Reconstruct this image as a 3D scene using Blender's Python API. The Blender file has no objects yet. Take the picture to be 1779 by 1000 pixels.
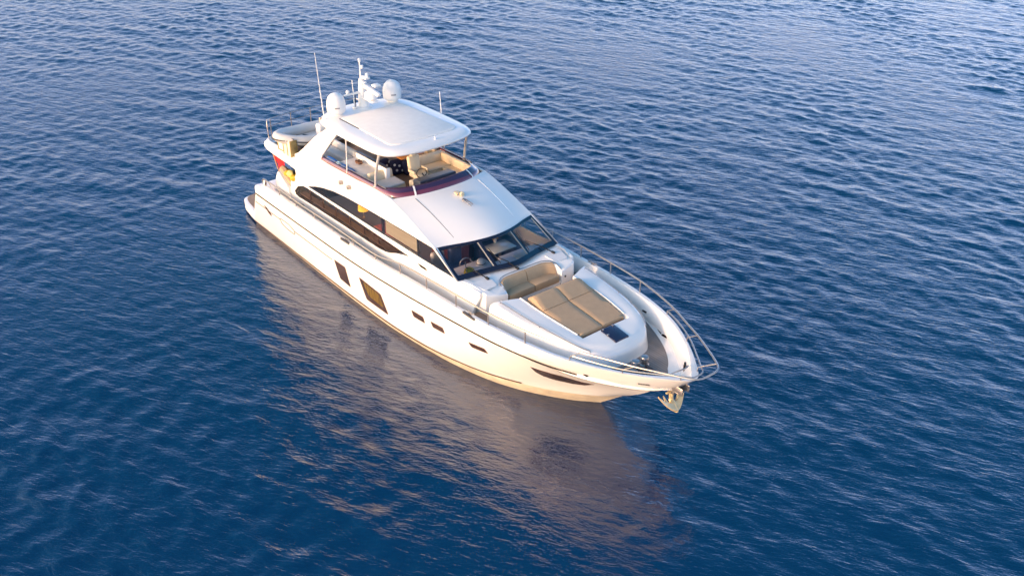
import bpy, bmesh, math, random
import numpy as np
from mathutils import Vector, Matrix
from mathutils.geometry import delaunay_2d_cdt
from mathutils.bvhtree import BVHTree

random.seed(4)
rng = np.random.default_rng(7)
S = bpy.context.scene
R = math.radians

# ------------------------------------------------------------------ camera
cam = bpy.data.cameras.new('camera')
cam.sensor_width = 36.0
cam.lens = 1745.0 / 1779.0 * 36.0
cam.clip_start = 0.5
cam.clip_end = 9000
camo = bpy.data.objects.new('camera', cam)
S.collection.objects.link(camo)
yaw, pit, rol = R(140.59), R(29.31), R(0.2)
d = Vector((math.cos(yaw) * math.cos(pit), math.sin(yaw) * math.cos(pit), -math.sin(pit)))
r0 = d.cross(Vector((0, 0, 1))).normalized()
u0 = r0.cross(d)
rr = r0 * math.cos(rol) + u0 * math.sin(rol)
uu = u0 * math.cos(rol) - r0 * math.sin(rol)
M3 = Matrix((rr, uu, -d)).transposed()
camo.matrix_world = Matrix.Translation((35.18, -18.20, 18.24)) @ M3.to_4x4()
S.camera = camo

# ------------------------------------------------------------------ world, sun, exposure
SUN_AZ = Vector((-0.12, -1.0, 0)).normalized()     # towards the sun, seen from the yacht
SUN_EL = R(15)
w = bpy.data.worlds.new('World')
S.world = w
w.use_nodes = True
nt = w.node_tree
bg = nt.nodes['Background']
sky = nt.nodes.new('ShaderNodeTexSky')
sky.sky_type = 'NISHITA'
sky.sun_disc = False
sky.sun_elevation = SUN_EL
sky.sun_rotation = math.atan2(SUN_AZ.x, SUN_AZ.y)
sky.air_density = 1.0
sky.dust_density = 0.8
sky.ozone_density = 2.0
tint = nt.nodes.new('ShaderNodeMix')            # hazy lavender evening sky
tint.data_type = 'RGBA'; tint.blend_type = 'MULTIPLY'
tint.inputs[0].default_value = 1.0
geo = nt.nodes.new('ShaderNodeNewGeometry')
up = nt.nodes.new('ShaderNodeVectorMath'); up.operation = 'DOT_PRODUCT'; up.inputs[1].default_value = (0, 0, -1)
sw = nt.nodes.new('ShaderNodeVectorMath'); sw.operation = 'DOT_PRODUCT'; sw.inputs[1].default_value = (-SUN_AZ.x, -SUN_AZ.y, 0)
nt.links.new(geo.outputs['Incoming'], up.inputs[0]); nt.links.new(geo.outputs['Incoming'], sw.inputs[0])
grad = nt.nodes.new('ShaderNodeValToRGB')          # away from the sun: lavender low down, deep blue overhead
grad.color_ramp.elements[0].position = 0.16; grad.color_ramp.elements[0].color = (1.08, 0.90, 1.10, 1)
grad.color_ramp.elements[1].position = 0.55; grad.color_ramp.elements[1].color = (0.12, 0.53, 0.64, 1)
nt.links.new(up.outputs['Value'], grad.inputs[0])
glow = nt.nodes.new('ShaderNodeMapRange'); glow.interpolation_type = 'SMOOTHSTEP'
glow.inputs['From Min'].default_value = 0.08; glow.inputs['From Max'].default_value = 0.65
nt.links.new(sw.outputs['Value'], glow.inputs['Value'])
side = nt.nodes.new('ShaderNodeMix'); side.data_type = 'RGBA'   # towards the sun: hazy warm evening glow
side.inputs[7].default_value = (1.75, 1.36, 1.06, 1)
nt.links.new(glow.outputs[0], side.inputs[0]); nt.links.new(grad.outputs[0], side.inputs[6])
nt.links.new(side.outputs[2], tint.inputs[7])
nt.links.new(sky.outputs[0], tint.inputs[6])
nt.links.new(tint.outputs[2], bg.inputs[0])
bg.inputs[1].default_value = 0.15
sl = bpy.data.lights.new('sun', 'SUN')
sl.energy = 0.85
sl.angle = R(8)
sl.color = (1.0, 0.60, 0.38)
so = bpy.data.objects.new('sun', sl)
S.collection.objects.link(so)
sd = SUN_AZ * math.cos(SUN_EL) + Vector((0, 0, math.sin(SUN_EL)))
so.rotation_euler = sd.to_track_quat('Z', 'Y').to_euler()
so.location = sd * 60
S.view_settings.view_transform = 'Standard'
S.view_settings.look = 'None'
S.view_settings.exposure = 1.52
S.view_settings.gamma = 1.0
S.view_settings.use_curve_mapping = False
S.cycles.max_bounces = 10
S.cycles.transparent_max_bounces = 12
S.cycles.caustics_reflective = False
S.cycles.caustics_refractive = False

# ------------------------------------------------------------------ materials
def lin(c):
    c = c / 255.0
    return c / 12.92 if c <= 0.04045 else ((c + 0.055) / 1.055) ** 2.4

def rgb(r, g, b):
    return (lin(r), lin(g), lin(b), 1)

def mat(name, col, rough=0.4, metal=0.0, coat=0.0, var=0.05, scale=3.0, bump=0.0, bscale=40.0, spec=None, rvar=0.0, stretch=None):
    m = bpy.data.materials.new(name)
    m.use_nodes = True
    t = m.node_tree
    p = t.nodes['Principled BSDF']
    p.inputs['Roughness'].default_value = rough
    p.inputs['Metallic'].default_value = metal
    p.inputs['Coat Weight'].default_value = coat
    p.inputs['Coat Roughness'].default_value = 0.06
    if spec is not None:
        p.inputs['Specular IOR Level'].default_value = spec
    tc = t.nodes.new('ShaderNodeTexCoord')
    mp = t.nodes.new('ShaderNodeMapping')
    if stretch:
        mp.inputs['Scale'].default_value = stretch
    t.links.new(tc.outputs['Object'], mp.inputs['Vector'])
    n = t.nodes.new('ShaderNodeTexNoise')
    n.inputs['Scale'].default_value = scale
    n.inputs['Detail'].default_value = 5
    t.links.new(mp.outputs[0], n.inputs['Vector'])
    cr = t.nodes.new('ShaderNodeValToRGB')
    lo = [max(0, c * (1 - var)) for c in col[:3]]
    hi = [min(1, c * (1 + var)) for c in col[:3]]
    cr.color_ramp.elements[0].position = 0.3
    cr.color_ramp.elements[1].position = 0.7
    cr.color_ramp.elements[0].color = (*lo, 1)
    cr.color_ramp.elements[1].color = (*hi, 1)
    t.links.new(n.outputs['Fac'], cr.inputs[0])
    t.links.new(cr.outputs[0], p.inputs['Base Color'])
    if rvar:
        mr = t.nodes.new('ShaderNodeMapRange')
        mr.inputs['To Min'].default_value = max(0, rough - rvar)
        mr.inputs['To Max'].default_value = rough + rvar
        t.links.new(n.outputs['Fac'], mr.inputs['Value'])
        t.links.new(mr.outputs[0], p.inputs['Roughness'])
    if bump:
        n2 = t.nodes.new('ShaderNodeTexNoise')
        n2.inputs['Scale'].default_value = bscale
        n2.inputs['Detail'].default_value = 4
        t.links.new(mp.outputs[0], n2.inputs['Vector'])
        b = t.nodes.new('ShaderNodeBump')
        b.inputs['Strength'].default_value = bump
        b.inputs['Distance'].default_value = 0.02
        t.links.new(n2.outputs['Fac'], b.inputs['Height'])
        t.links.new(b.outputs[0], p.inputs['Normal'])
    return m

def glass(name, tint, refl=1.0, ior=1.5, rough=0.0):
    m = bpy.data.materials.new(name)
    m.use_nodes = True
    t = m.node_tree
    t.nodes.remove(t.nodes['Principled BSDF'])
    out = t.nodes['Material Output']
    tr = t.nodes.new('ShaderNodeBsdfTransparent')
    tr.inputs[0].default_value = tint
    gl = t.nodes.new('ShaderNodeBsdfGlossy')
    gl.inputs['Roughness'].default_value = rough
    gl.inputs[0].default_value = (refl, refl, refl, 1)
    fr = t.nodes.new('ShaderNodeFresnel')
    fr.inputs[0].default_value = ior
    mx = t.nodes.new('ShaderNodeMixShader')
    t.links.new(fr.outputs[0], mx.inputs[0])
    t.links.new(tr.outputs[0], mx.inputs[1])
    t.links.new(gl.outputs[0], mx.inputs[2])
    t.links.new(mx.outputs[0], out.inputs[0])
    return m

def teak_mat(name, a, b_, plank=0.09):
    m = mat(name, a, rough=0.7, var=0.18, scale=2.5, stretch=(0.25, 2.0, 1))
    t = m.node_tree
    p = t.nodes['Principled BSDF']
    tc = t.nodes.new('ShaderNodeTexCoord')
    sp = t.nodes.new('ShaderNodeSeparateXYZ')
    t.links.new(tc.outputs['Object'], sp.inputs[0])
    mo = t.nodes.new('ShaderNodeMath'); mo.operation = 'MULTIPLY'; mo.inputs[1].default_value = 1 / plank
    fr = t.nodes.new('ShaderNodeMath'); fr.operation = 'FRACT'
    gt = t.nodes.new('ShaderNodeMath'); gt.operation = 'GREATER_THAN'; gt.inputs[1].default_value = 0.88
    t.links.new(sp.outputs['Y'], mo.inputs[0]); t.links.new(mo.outputs[0], fr.inputs[0]); t.links.new(fr.outputs[0], gt.inputs[0])
    mx = t.nodes.new('ShaderNodeMix'); mx.data_type = 'RGBA'
    src = p.inputs['Base Color'].links[0].from_socket
    t.links.new(gt.outputs[0], mx.inputs[0]); t.links.new(src, mx.inputs[6]); mx.inputs[7].default_value = b_
    t.links.new(mx.outputs[2], p.inputs['Base Color'])
    return m

GEL = mat('white_gelcoat', (0.83, 0.815, 0.79, 1), rough=0.22, coat=0.4, var=0.02, scale=1.2, rvar=0.06)
GELM = mat('white_gelcoat_matt', (0.80, 0.79, 0.775, 1), rough=0.42, var=0.025, scale=1.5, rvar=0.08, bump=0.03, bscale=60)
NONSKID = mat('nonskid_panel', (0.70, 0.695, 0.69, 1), rough=0.7, var=0.03, scale=6, bump=0.1, bscale=150)
CANVAS = mat('cream_canvas', (0.78, 0.76, 0.72, 1), rough=0.85, var=0.03, scale=4, bump=0.15, bscale=90)
STEEL = mat('polished_steel', (0.42, 0.385, 0.37, 1), rough=0.28, metal=0.8, var=0.04, scale=8)
LEGST = mat('lit_leg_steel', (0.78, 0.74, 0.70, 1), rough=0.42, metal=0.7, var=0.05, scale=6)  # brighter copy of the steel, sunlit look of the hardtop legs in its colour
GOLDST = mat('sun_gold_steel', (0.72, 0.54, 0.30, 1), rough=0.35, metal=0.25, var=0.12, scale=9, bump=0.1, bscale=30)  # anchor steel with the low sun's golden light put into its colour
BROWN = mat('brown_trim', (0.02, 0.013, 0.011, 1), rough=0.8, spec=0.1, var=0.15, scale=2)
BOOT = mat('boot_stripe', (0.09, 0.04, 0.022, 1), rough=0.4, var=0.3, scale=2)
ANTIF = mat('antifouling', (0.015, 0.018, 0.025, 1), rough=0.7, var=0.3, scale=2)
SEAM = mat('seam_grey', (0.10, 0.09, 0.085, 1), rough=0.8, var=0.1, spec=0.1)
TEAK = teak_mat('weathered_teak', (0.25, 0.225, 0.215, 1), (0.10, 0.09, 0.09, 1))
TEAKW = teak_mat('warm_teak', (0.36, 0.235, 0.16, 1), (0.14, 0.10, 0.08, 1))
TAN = mat('tan_cushion', (0.43, 0.30, 0.185, 1), rough=0.85, var=0.05, scale=5, bump=0.25, bscale=18)
CREAM = mat('cream_upholstery', (0.72, 0.60, 0.42, 1), rough=0.6, var=0.05, scale=5, bump=0.2, bscale=14)
GREYW = mat('pale_grey_upholstery', (0.62, 0.60, 0.58, 1), rough=0.6, var=0.05, scale=5, bump=0.15, bscale=14)
NAVYFR = mat('dark_window_frame', (0.012, 0.014, 0.032, 1), rough=0.12, coat=0.6, var=0.1)
BLACK = mat('black_plastic', (0.012, 0.012, 0.014, 1), rough=0.35, var=0.2)
MAROON = mat('maroon_acrylic', (0.16, 0.035, 0.065, 1), rough=0.12, coat=1.0, var=0.08, scale=2)
PURPLE = mat('smoked_acrylic', (0.045, 0.02, 0.06, 1), rough=0.1, coat=1.0, var=0.1, scale=2)
SLATE = mat('slate_vinyl', (0.04, 0.05, 0.075, 1), rough=0.4, var=0.1, scale=3)
ORANGEWD = mat('varnished_wood', (0.62, 0.24, 0.05, 1), rough=0.2, coat=0.8, var=0.2, scale=3, stretch=(0.4, 3, 1))
BURG = mat('burgundy_wood', (0.55, 0.15, 0.15, 1), rough=0.3, coat=0.3, var=0.25, scale=3, stretch=(1, 3, 0.4))
NAVY = mat('navy_fabric', (0.010, 0.012, 0.05, 1), rough=0.8, var=0.1)
DOT = mat('white_spot', (0.8, 0.78, 0.75, 1), rough=0.8, var=0.05)
WGLASS = glass('windscreen_glass', (0.96, 0.96, 0.98, 1), 1.0, 1.55)
SGLASS = glass('side_glass', (0.86, 0.83, 0.83, 1), 0.95, 1.5)
HGLASS = mat('dark_hull_glass', (0.06, 0.035, 0.025, 1), rough=0.08, coat=0.5, var=0.4, scale=1.2)
HFRAME = mat('window_rim', (0.10, 0.05, 0.045, 1), rough=0.25, var=0.1)
OLIVE = mat('olive_curtain', (0.15, 0.095, 0.012, 1), rough=0.2, coat=.6, var=0.3, scale=4, stretch=(6, 6, 0.4))
BLIND = mat('beige_blind', (0.36, 0.345, 0.28, 1), rough=0.8, var=0.06, scale=3, stretch=(0.4, 1, 8))
LILAC = mat('grey_dash', (0.74, 0.74, 0.80, 1), rough=0.6, var=0.08, scale=3)
DARKSEAT = mat('dark_sofa', (0.14, 0.16, 0.28, 1), rough=0.7, var=0.3, scale=3)
INWALL = mat('interior_cream', (0.86, 0.82, 0.75, 1), rough=0.6, var=0.06)
RUBBER = mat('pale_grey_rubber', (0.60, 0.59, 0.58, 1), rough=0.5, var=0.05, scale=3)
DGREY = mat('dark_grey_rubber', (0.07, 0.07, 0.08, 1), rough=0.6, var=0.2)
YELLOW = mat('yellow_fabric', (0.58, 0.38, 0.02, 1), rough=0.6, var=0.2, scale=6, bump=0.3, bscale=12)
REDF = mat('red_flag_cloth', (0.65, 0.012, 0.02, 1), rough=0.8, var=0.1, scale=3)
BLUEF = mat('blue_flag_cloth', (0.02, 0.03, 0.14, 1), rough=0.8, var=0.1)
BLUET = mat('blue_towel', (0.015, 0.13, 0.45, 1), rough=0.95, var=0.2, scale=12, bump=0.4, bscale=60)
LIGHTBLUE = mat('pale_blue_towel', (0.30, 0.50, 0.66, 1), rough=0.95, var=0.15, scale=12, bump=0.4, bscale=60)
OCHRE = mat('ochre_box', (0.36, 0.25, 0.09, 1), rough=0.6, var=0.25, scale=5)
WHITEP = mat('white_plastic', (0.80, 0.79, 0.77, 1), rough=0.5, var=0.03)
GREYMARK = mat('grey_lettering', (0.16, 0.16, 0.18, 1), rough=0.5, var=0.05)
LAMPY = mat('amber_lamp', (0.75, 0.36, 0.03, 1), rough=0.5, var=0.1)
TABLEW = mat('pale_green_table', (0.75, 0.85, 0.80, 1), rough=0.15, coat=0.5, var=0.08)
SOLAR = mat('dark_blue_hatch', (0.022, 0.026, 0.065, 1), rough=0.18, coat=0.4, var=0.15, scale=2)

# ------------------------------------------------------------------ mesh helpers
def cr(pts, n, closed=False):
    """Catmull-Rom through pts (chord-length), resampled to n points of equal arc length."""
    P = np.array(pts, float)
    if closed:
        P = np.vstack([P[-1], P, P[0], P[1]])
    else:
        P = np.vstack([2 * P[0] - P[1], P, 2 * P[-1] - P[-2]])
    out = []
    for i in range(1, len(P) - 2):
        p0, p1, p2, p3 = P[i - 1:i + 3]
        t0 = 0; t1 = t0 + np.linalg.norm(p1 - p0) ** .5 + 1e-9
        t2 = t1 + np.linalg.norm(p2 - p1) ** .5 + 1e-9; t3 = t2 + np.linalg.norm(p3 - p2) ** .5 + 1e-9
        t = np.linspace(t1, t2, 24, endpoint=False)[:, None]
        a1 = (t1 - t) / (t1 - t0) * p0 + (t - t0) / (t1 - t0) * p1
        a2 = (t2 - t) / (t2 - t1) * p1 + (t - t1) / (t2 - t1) * p2
        a3 = (t3 - t) / (t3 - t2) * p2 + (t - t2) / (t3 - t2) * p3
        b1 = (t2 - t) / (t2 - t0) * a1 + (t - t0) / (t2 - t0) * a2
        b2 = (t3 - t) / (t3 - t1) * a2 + (t - t1) / (t3 - t1) * a3
        out.append((t2 - t) / (t2 - t1) * b1 + (t - t1) / (t2 - t1) * b2)
    out.append(P[-2][None])
    C = np.vstack(out)
    s = np.concatenate([[0], np.cumsum(np.linalg.norm(np.diff(C, axis=0), axis=1))])
    q = np.linspace(0, s[-1], n, endpoint=not closed)
    return np.stack([np.interp(q, s, C[:, k]) for k in range(C.shape[1])], 1)

def sm(a, b, x):
    t = np.clip((np.asarray(x, float) - a) / (b - a), 0, 1)
    return t * t * (3 - 2 * t)

class MB:
    def __init__(s):
        s.v = []; s.f = []
    def add(s, V, F):
        o = len(s.v)
        s.v += [tuple(map(float, p)) for p in V]
        s.f += [tuple(o + i for i in f) for f in F]
        return s
    def grid(s, rows, closed_u=False, closed_v=False, flip=False):
        rows = [np.asarray(r) for r in rows]
        n = len(rows[0]); m = len(rows); F = []
        for i in range(m if closed_v else m - 1):
            for j in range(n if closed_u else n - 1):
                a, b = i * n + j, i * n + (j + 1) % n
                c, e = ((i + 1) % m) * n + (j + 1) % n, ((i + 1) % m) * n + j
                F.append((a, e, c, b) if flip else (a, b, c, e))
        return s.add(np.vstack(rows), F)
    def poly(s, pts, flip=False):
        n = len(pts)
        return s.add(pts, [tuple(reversed(range(n))) if flip else tuple(range(n))])
    def tube(s, pts, r, n=8, closed=False, smooth=0, cap=True):
        P = cr(pts, smooth, closed) if smooth else np.array(pts, float)
        m = len(P)
        rad = np.broadcast_to(np.asarray(r, float), (m,)) if np.ndim(r) == 0 or len(np.atleast_1d(r)) == m else np.interp(np.linspace(0, 1, m), np.linspace(0, 1, len(r)), r)
        up = None; rows = []
        for i in range(m):
            if closed: t = P[(i + 1) % m] - P[i - 1]
            else: t = P[min(i + 1, m - 1)] - P[max(i - 1, 0)]
            t = t / (np.linalg.norm(t) + 1e-12)
            if up is None:
                up = np.array([0, 0, 1.]) if abs(t[2]) < .9 else np.array([1., 0, 0])
            up = up - t * (up @ t); up /= np.linalg.norm(up) + 1e-12
            sd_ = np.cross(t, up)
            rows.append([P[i] + rad[i] * (math.cos(a) * up + math.sin(a) * sd_) for a in np.arange(n) * 2 * math.pi / n])
        s.grid(rows, closed_u=True, closed_v=closed, flip=True)
        if cap and not closed:
            s.poly(rows[0]); s.poly(rows[-1], flip=True)
        return s
    def lathe(s, prof, c=(0, 0, 0), n=24, axis='z', sx=1, sy=1):
        rows = []
        for r_, z in prof:
            ring = []
            for a in np.arange(n) * 2 * math.pi / n:
                q = (r_ * math.cos(a) * sx, r_ * math.sin(a) * sy, z)
                if axis == 'x': q = (q[2], q[0], q[1])
                if axis == 'y': q = (q[1], q[2], q[0])
                ring.append((q[0] + c[0], q[1] + c[1], q[2] + c[2]))
            rows.append(ring)
        s.grid(rows, closed_u=True)
        if prof[0][0] > 1e-6: s.poly(rows[0], flip=True)
        if prof[-1][0] > 1e-6: s.poly(rows[-1])
        return s
    def box(s, lo, hi, bev=0.02, seg=2, rot=None, piv=None):
        bm = bmesh.new()
        bmesh.ops.create_cube(bm, size=1)
        lo = Vector(lo); hi = Vector(hi)
        for v in bm.verts:
            v.co = Vector(((lo[k] + hi[k]) / 2 + v.co[k] * (hi[k] - lo[k]) for k in range(3)))
        b = min(bev, min(hi[k] - lo[k] for k in range(3)) * 0.49)
        if b > 1e-4:
            bmesh.ops.bevel(bm, geom=bm.edges[:], offset=b, segments=seg, profile=0.5, affect='EDGES')
        if rot is not None:
            pv = Vector(piv) if piv is not None else (lo + hi) / 2
            for v in bm.verts: v.co = pv + rot @ (v.co - pv)
        bm.verts.index_update()
        s.add([v.co[:] for v in bm.verts], [[v.index for v in f.verts] for f in bm.faces])
        bm.free(); return s
    def prism(s, outline, z0, z1, bev=0.0, seg=2):
        """vertical prism over an xy outline, z0/z1 may be functions of (x,y)."""
        f0 = z0 if callable(z0) else (lambda x, y: z0)
        f1 = z1 if callable(z1) else (lambda x, y: z1)
        bm = bmesh.new()
        a = [bm.verts.new((x, y, f0(x, y))) for x, y in outline]
        b = [bm.verts.new((x, y, f1(x, y))) for x, y in outline]
        n = len(a)
        bm.faces.new(a[::-1]); tf = bm.faces.new(b)
        for i in range(n): bm.faces.new((a[i], a[(i + 1) % n], b[(i + 1) % n], b[i]))
        bmesh.ops.recalc_face_normals(bm, faces=bm.faces)
        if bev: bmesh.ops.bevel(bm, geom=list(tf.edges), offset=bev, segments=seg, profile=0.5, affect='EDGES')
        bm.verts.index_update()
        s.add([v.co[:] for v in bm.verts], [[v.index for v in f.verts] for f in bm.faces])
        bm.free(); return s
    def plate(s, outline, holes, fn, thick=0.0, step=0.25):
        """flat outline (2D) with holes, mapped by fn(a,b)->3D; second skin thick along fn(...,off)."""
        def dens(L):
            o = []
            for i in range(len(L)):
                p, q = np.array(L[i], float), np.array(L[(i + 1) % len(L)], float)
                k = max(1, int(np.linalg.norm(q - p) / step))
                for j in range(k): o.append(tuple(p + (q - p) * j / k))
            return o
        loops = [dens(outline)] + [dens(h) for h in holes]
        V = []; E = []
        for L in loops:
            o = len(V); V += L
            E += [(o + i, o + (i + 1) % len(L)) for i in range(len(L))]
        xs = [p[0] for p in outline]; ys = [p[1] for p in outline]
        for gx in np.arange(min(xs) + step, max(xs), step * 1.4):
            for gy in np.arange(min(ys) + step, max(ys), step * 1.4):
                if min((gx - p[0]) ** 2 + (gy - p[1]) ** 2 for p in V[:sum(map(len, loops))]) > (step * .5) ** 2:
                    V.append((gx, gy))
        vo, eo, fo, *_ = delaunay_2d_cdt([Vector(p) for p in V], E, [], 2 if not holes else 4, 1e-6)
        def inside(p, L):
            c = False; n = len(L)
            for i in range(n):
                a, b = L[i], L[i - 1]
                if (a[1] > p[1]) != (b[1] > p[1]) and p[0] < (b[0] - a[0]) * (p[1] - a[1]) / (b[1] - a[1]) + a[0]: c = not c
            return c
        F = []
        for f in fo:
            c = sum((vo[i] for i in f), Vector((0, 0))) / len(f)
            if inside(c, outline) and not any(inside(c, h) for h in holes): F.append(tuple(f))
        s.add([fn(p[0], p[1], 0) for p in vo], F)
        if thick:
            s.add([fn(p[0], p[1], thick) for p in vo], [tuple(reversed(f)) for f in F])
            cnt = {}
            for f in F:
                for i in range(len(f)):
                    a, b = f[i], f[(i + 1) % len(f)]
                    if (b, a) in cnt: del cnt[(b, a)]
                    else: cnt[(a, b)] = 1
            o = len(s.v)
            used = sorted({i for e in cnt for i in e}); ix = {q: k for k, q in enumerate(used)}
            VV = [fn(vo[i][0], vo[i][1], 0) for i in used] + [fn(vo[i][0], vo[i][1], thick) for i in used]
            s.add(VV, [(ix[b], ix[a], ix[a] + len(used), ix[b] + len(used)) for a, b in cnt])
        return s
    def mirror(s):
        o = len(s.v); n = len(s.f)
        s.v += [(x, -y, z) for x, y, z in s.v]
        s.f += [tuple(o + i for i in reversed(f)) for f in s.f[:n]]
        return s
    def flipped(s):
        q = MB(); q.v = [(x, -y, z) for x, y, z in s.v]; q.f = [tuple(reversed(f)) for f in s.f]; return q
    def xf(s, M):
        s.v = [tuple(M @ Vector(p)) for p in s.v]; return s
    def build(s, name, m, parent=None, ang=35, weld=True, recalc=True, bevel=0):
        me = bpy.data.meshes.new(name)
        bm = bmesh.new()
        vs = [bm.verts.new(p) for p in s.v]
        for f in s.f:
            try: bm.faces.new([vs[i] for i in f])
            except ValueError: pass
        if weld: bmesh.ops.remove_doubles(bm, verts=bm.verts, dist=0.0004)
        if recalc: bmesh.ops.recalc_face_normals(bm, faces=bm.faces)
        bm.to_mesh(me); bm.free()
        me.materials.append(m)
        for p in me.polygons: p.use_smooth = True
        me.set_sharp_from_angle(angle=R(ang))
        o = bpy.data.objects.new(name, me)
        S.collection.objects.link(o)
        if parent: o.parent = parent
        if bevel:
            bv = o.modifiers.new('bevel', 'BEVEL'); bv.width = bevel; bv.segments = 2; bv.limit_method = 'ANGLE'; bv.angle_limit = R(35)
        return o

def tag(o, label=None, cat=None, group=None, kind=None):
    if label: o['label'] = label
    if cat: o['category'] = cat
    if group: o['group'] = group
    if kind: o['kind'] = kind
    return o

def thing(name, label, cat, loc=(0, 0, 0), rz=0, group=None):
    o = bpy.data.objects.new(name, None)
    o.empty_display_size = 0.3
    o.location = loc; o.rotation_euler = (0, 0, rz)
    S.collection.objects.link(o)
    return tag(o, label, cat, group)

# ------------------------------------------------------------------ the sea
def build_sea():
    def axis(lo, hi, step, far):
        core = list(np.arange(lo, hi + 1e-6, step))
        a = []; s_ = step; x = hi
        while x < far:
            s_ *= 1.07; x += s_; a.append(x)
        b = []; s_ = step; x = lo
        while x > -far:
            s_ *= 1.07; x -= s_; b.append(x)
        return np.array(b[::-1] + core + a)
    X = axis(-58, 36, 0.105, 4500); Y = axis(-32, 62, 0.105, 4500)
    gx, gy = np.meshgrid(X, Y, indexing='ij')
    ddx = np.gradient(X)[:, None]; ddy = np.gradient(Y)[None, :]
    sp = np.maximum(ddx, ddy)
    Z = np.zeros_like(gx); DX = np.zeros_like(gx); DY = np.zeros_like(gx)
    N = 150
    lam = np.exp(rng.uniform(math.log(0.30), math.log(3.6), N))
    main = R(112)
    for L in lam:
        spread = 0.45 if L > 1.6 else 0.75
        a = main + rng.normal(0, spread)
        k = 2 * math.pi / L
        slope = SLOPE * (0.40 if L > 2.2 else 0.52 if L > 1.2 else 0.85) * rng.uniform(.5, 1.4)
        amp = slope / k
        ph = rng.uniform(0, 2 * math.pi)
        th = k * (gx * math.cos(a) + gy * math.sin(a)) + ph
        att = np.clip((L / (2.2 * sp)) - 1, 0, 1)
        Z += amp * np.sin(th) * att
        q = 0.9 * amp
        DX += q * math.cos(a) * np.cos(th) * att
        DY += q * math.sin(a) * np.cos(th) * att
    # gust patches: calmer and rougher areas a few metres across
    g = np.zeros_like(gx)
    for L in (9, 14, 22, 35, 16, 27):
        a = rng.uniform(0, 6.28)
        g += np.sin(2 * math.pi / L * (gx * math.cos(a) + gy * math.sin(a)) + rng.uniform(0, 6.28))
    g = 1 + 0.30 * g / 1.7
    # the hull damps the chop close alongside
    dist = np.hypot(np.maximum(np.abs(gx - 7.5) - 9, 0), np.maximum(np.abs(gy) - 2.5, 0))
    calm = 0.5 + 0.5 * sm(0.0, 9.0, dist)
    Z *= g * calm; DX *= g * calm; DY *= g * calm
    V = np.stack([gx + DX, gy + DY, Z], -1).reshape(-1, 3)
    n0, n1 = gx.shape
    idx = np.arange(n0 * n1).reshape(n0, n1)
    F = np.stack([idx[:-1, :-1], idx[1:, :-1], idx[1:, 1:], idx[:-1, 1:]], -1).reshape(-1, 4)
    me = bpy.data.meshes.new('sea')
    me.vertices.add(len(V)); me.vertices.foreach_set('co', V.ravel())
    me.loops.add(F.size); me.loops.foreach_set('vertex_index', F.ravel().astype(np.int32))
    me.polygons.add(len(F)); me.polygons.foreach_set('loop_start', np.arange(0, F.size, 4, dtype=np.int32))
    me.polygons.foreach_set('use_smooth', np.ones(len(F), dtype=bool))
    me.update(); me.validate()
    m = bpy.data.materials.new('sea_water')
    m.use_nodes = True
    t = m.node_tree
    p = t.nodes['Principled BSDF']
    p.inputs['Base Color'].default_value = WATER_COL
    p.inputs['Roughness'].default_value = WATER_ROUGH
    p.inputs['IOR'].default_value = WATER_IOR
    tc = t.nodes.new('ShaderNodeTexCoord')
    prev = None
    for (sc, st, dist_, det, rot) in ((2.6, RIP1, 0.062, 5, 24), (8.0, RIP2, 0.03, 3, 36)):
        mp = t.nodes.new('ShaderNodeMapping')
        mp.inputs['Rotation'].default_value = (0, 0, R(-rot))
        mp.inputs['Scale'].default_value = (0.34, 1.0, 1.0)
        # mapping is 'point': rotate first by putting rotation in its own node
        mp.inputs['Rotation'].default_value = (0, 0, 0)
        mr = t.nodes.new('ShaderNodeMapping'); mr.inputs['Rotation'].default_value = (0, 0, R(-rot))
        t.links.new(tc.outputs['Object'], mr.inputs['Vector']); t.links.new(mr.outputs[0], mp.inputs['Vector'])
        n = t.nodes.new('ShaderNodeTexNoise')
        n.inputs['Scale'].default_value = sc; n.inputs['Detail'].default_value = det
        n.inputs['Roughness'].default_value = 0.55; n.inputs['Distortion'].default_value = 0.4
        t.links.new(mp.outputs[0], n.inputs['Vector'])
        b = t.nodes.new('ShaderNodeBump')
        b.inputs['Strength'].default_value = st; b.inputs['Distance'].default_value = dist_
        t.links.new(n.outputs['Fac'], b.inputs['Height'])
        if prev: t.links.new(prev.outputs[0], b.inputs['Normal'])
        prev = b
    t.links.new(prev.outputs[0], p.inputs['Normal'])
    me.materials.append(m)
    o = bpy.data.objects.new('sea', me)
    S.collection.objects.link(o)
    tag(o, 'dark blue rippled open sea around the white motor yacht', 'sea', kind='structure')

SLOPE = 0.0140
WATER_COL = (0.0001, 0.021, 0.072, 1)
WATER_ROUGH = 0.015
WATER_IOR = 1.82
RIP1, RIP2 = 0.75, 0.6
build_sea()

# ================================================================== THE YACHT (bow +x, port +y, water z=0)
Y = thing('motor_yacht', 'long white flybridge motor yacht with tan bow cushions lying on dark blue sea', 'yacht')

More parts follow.
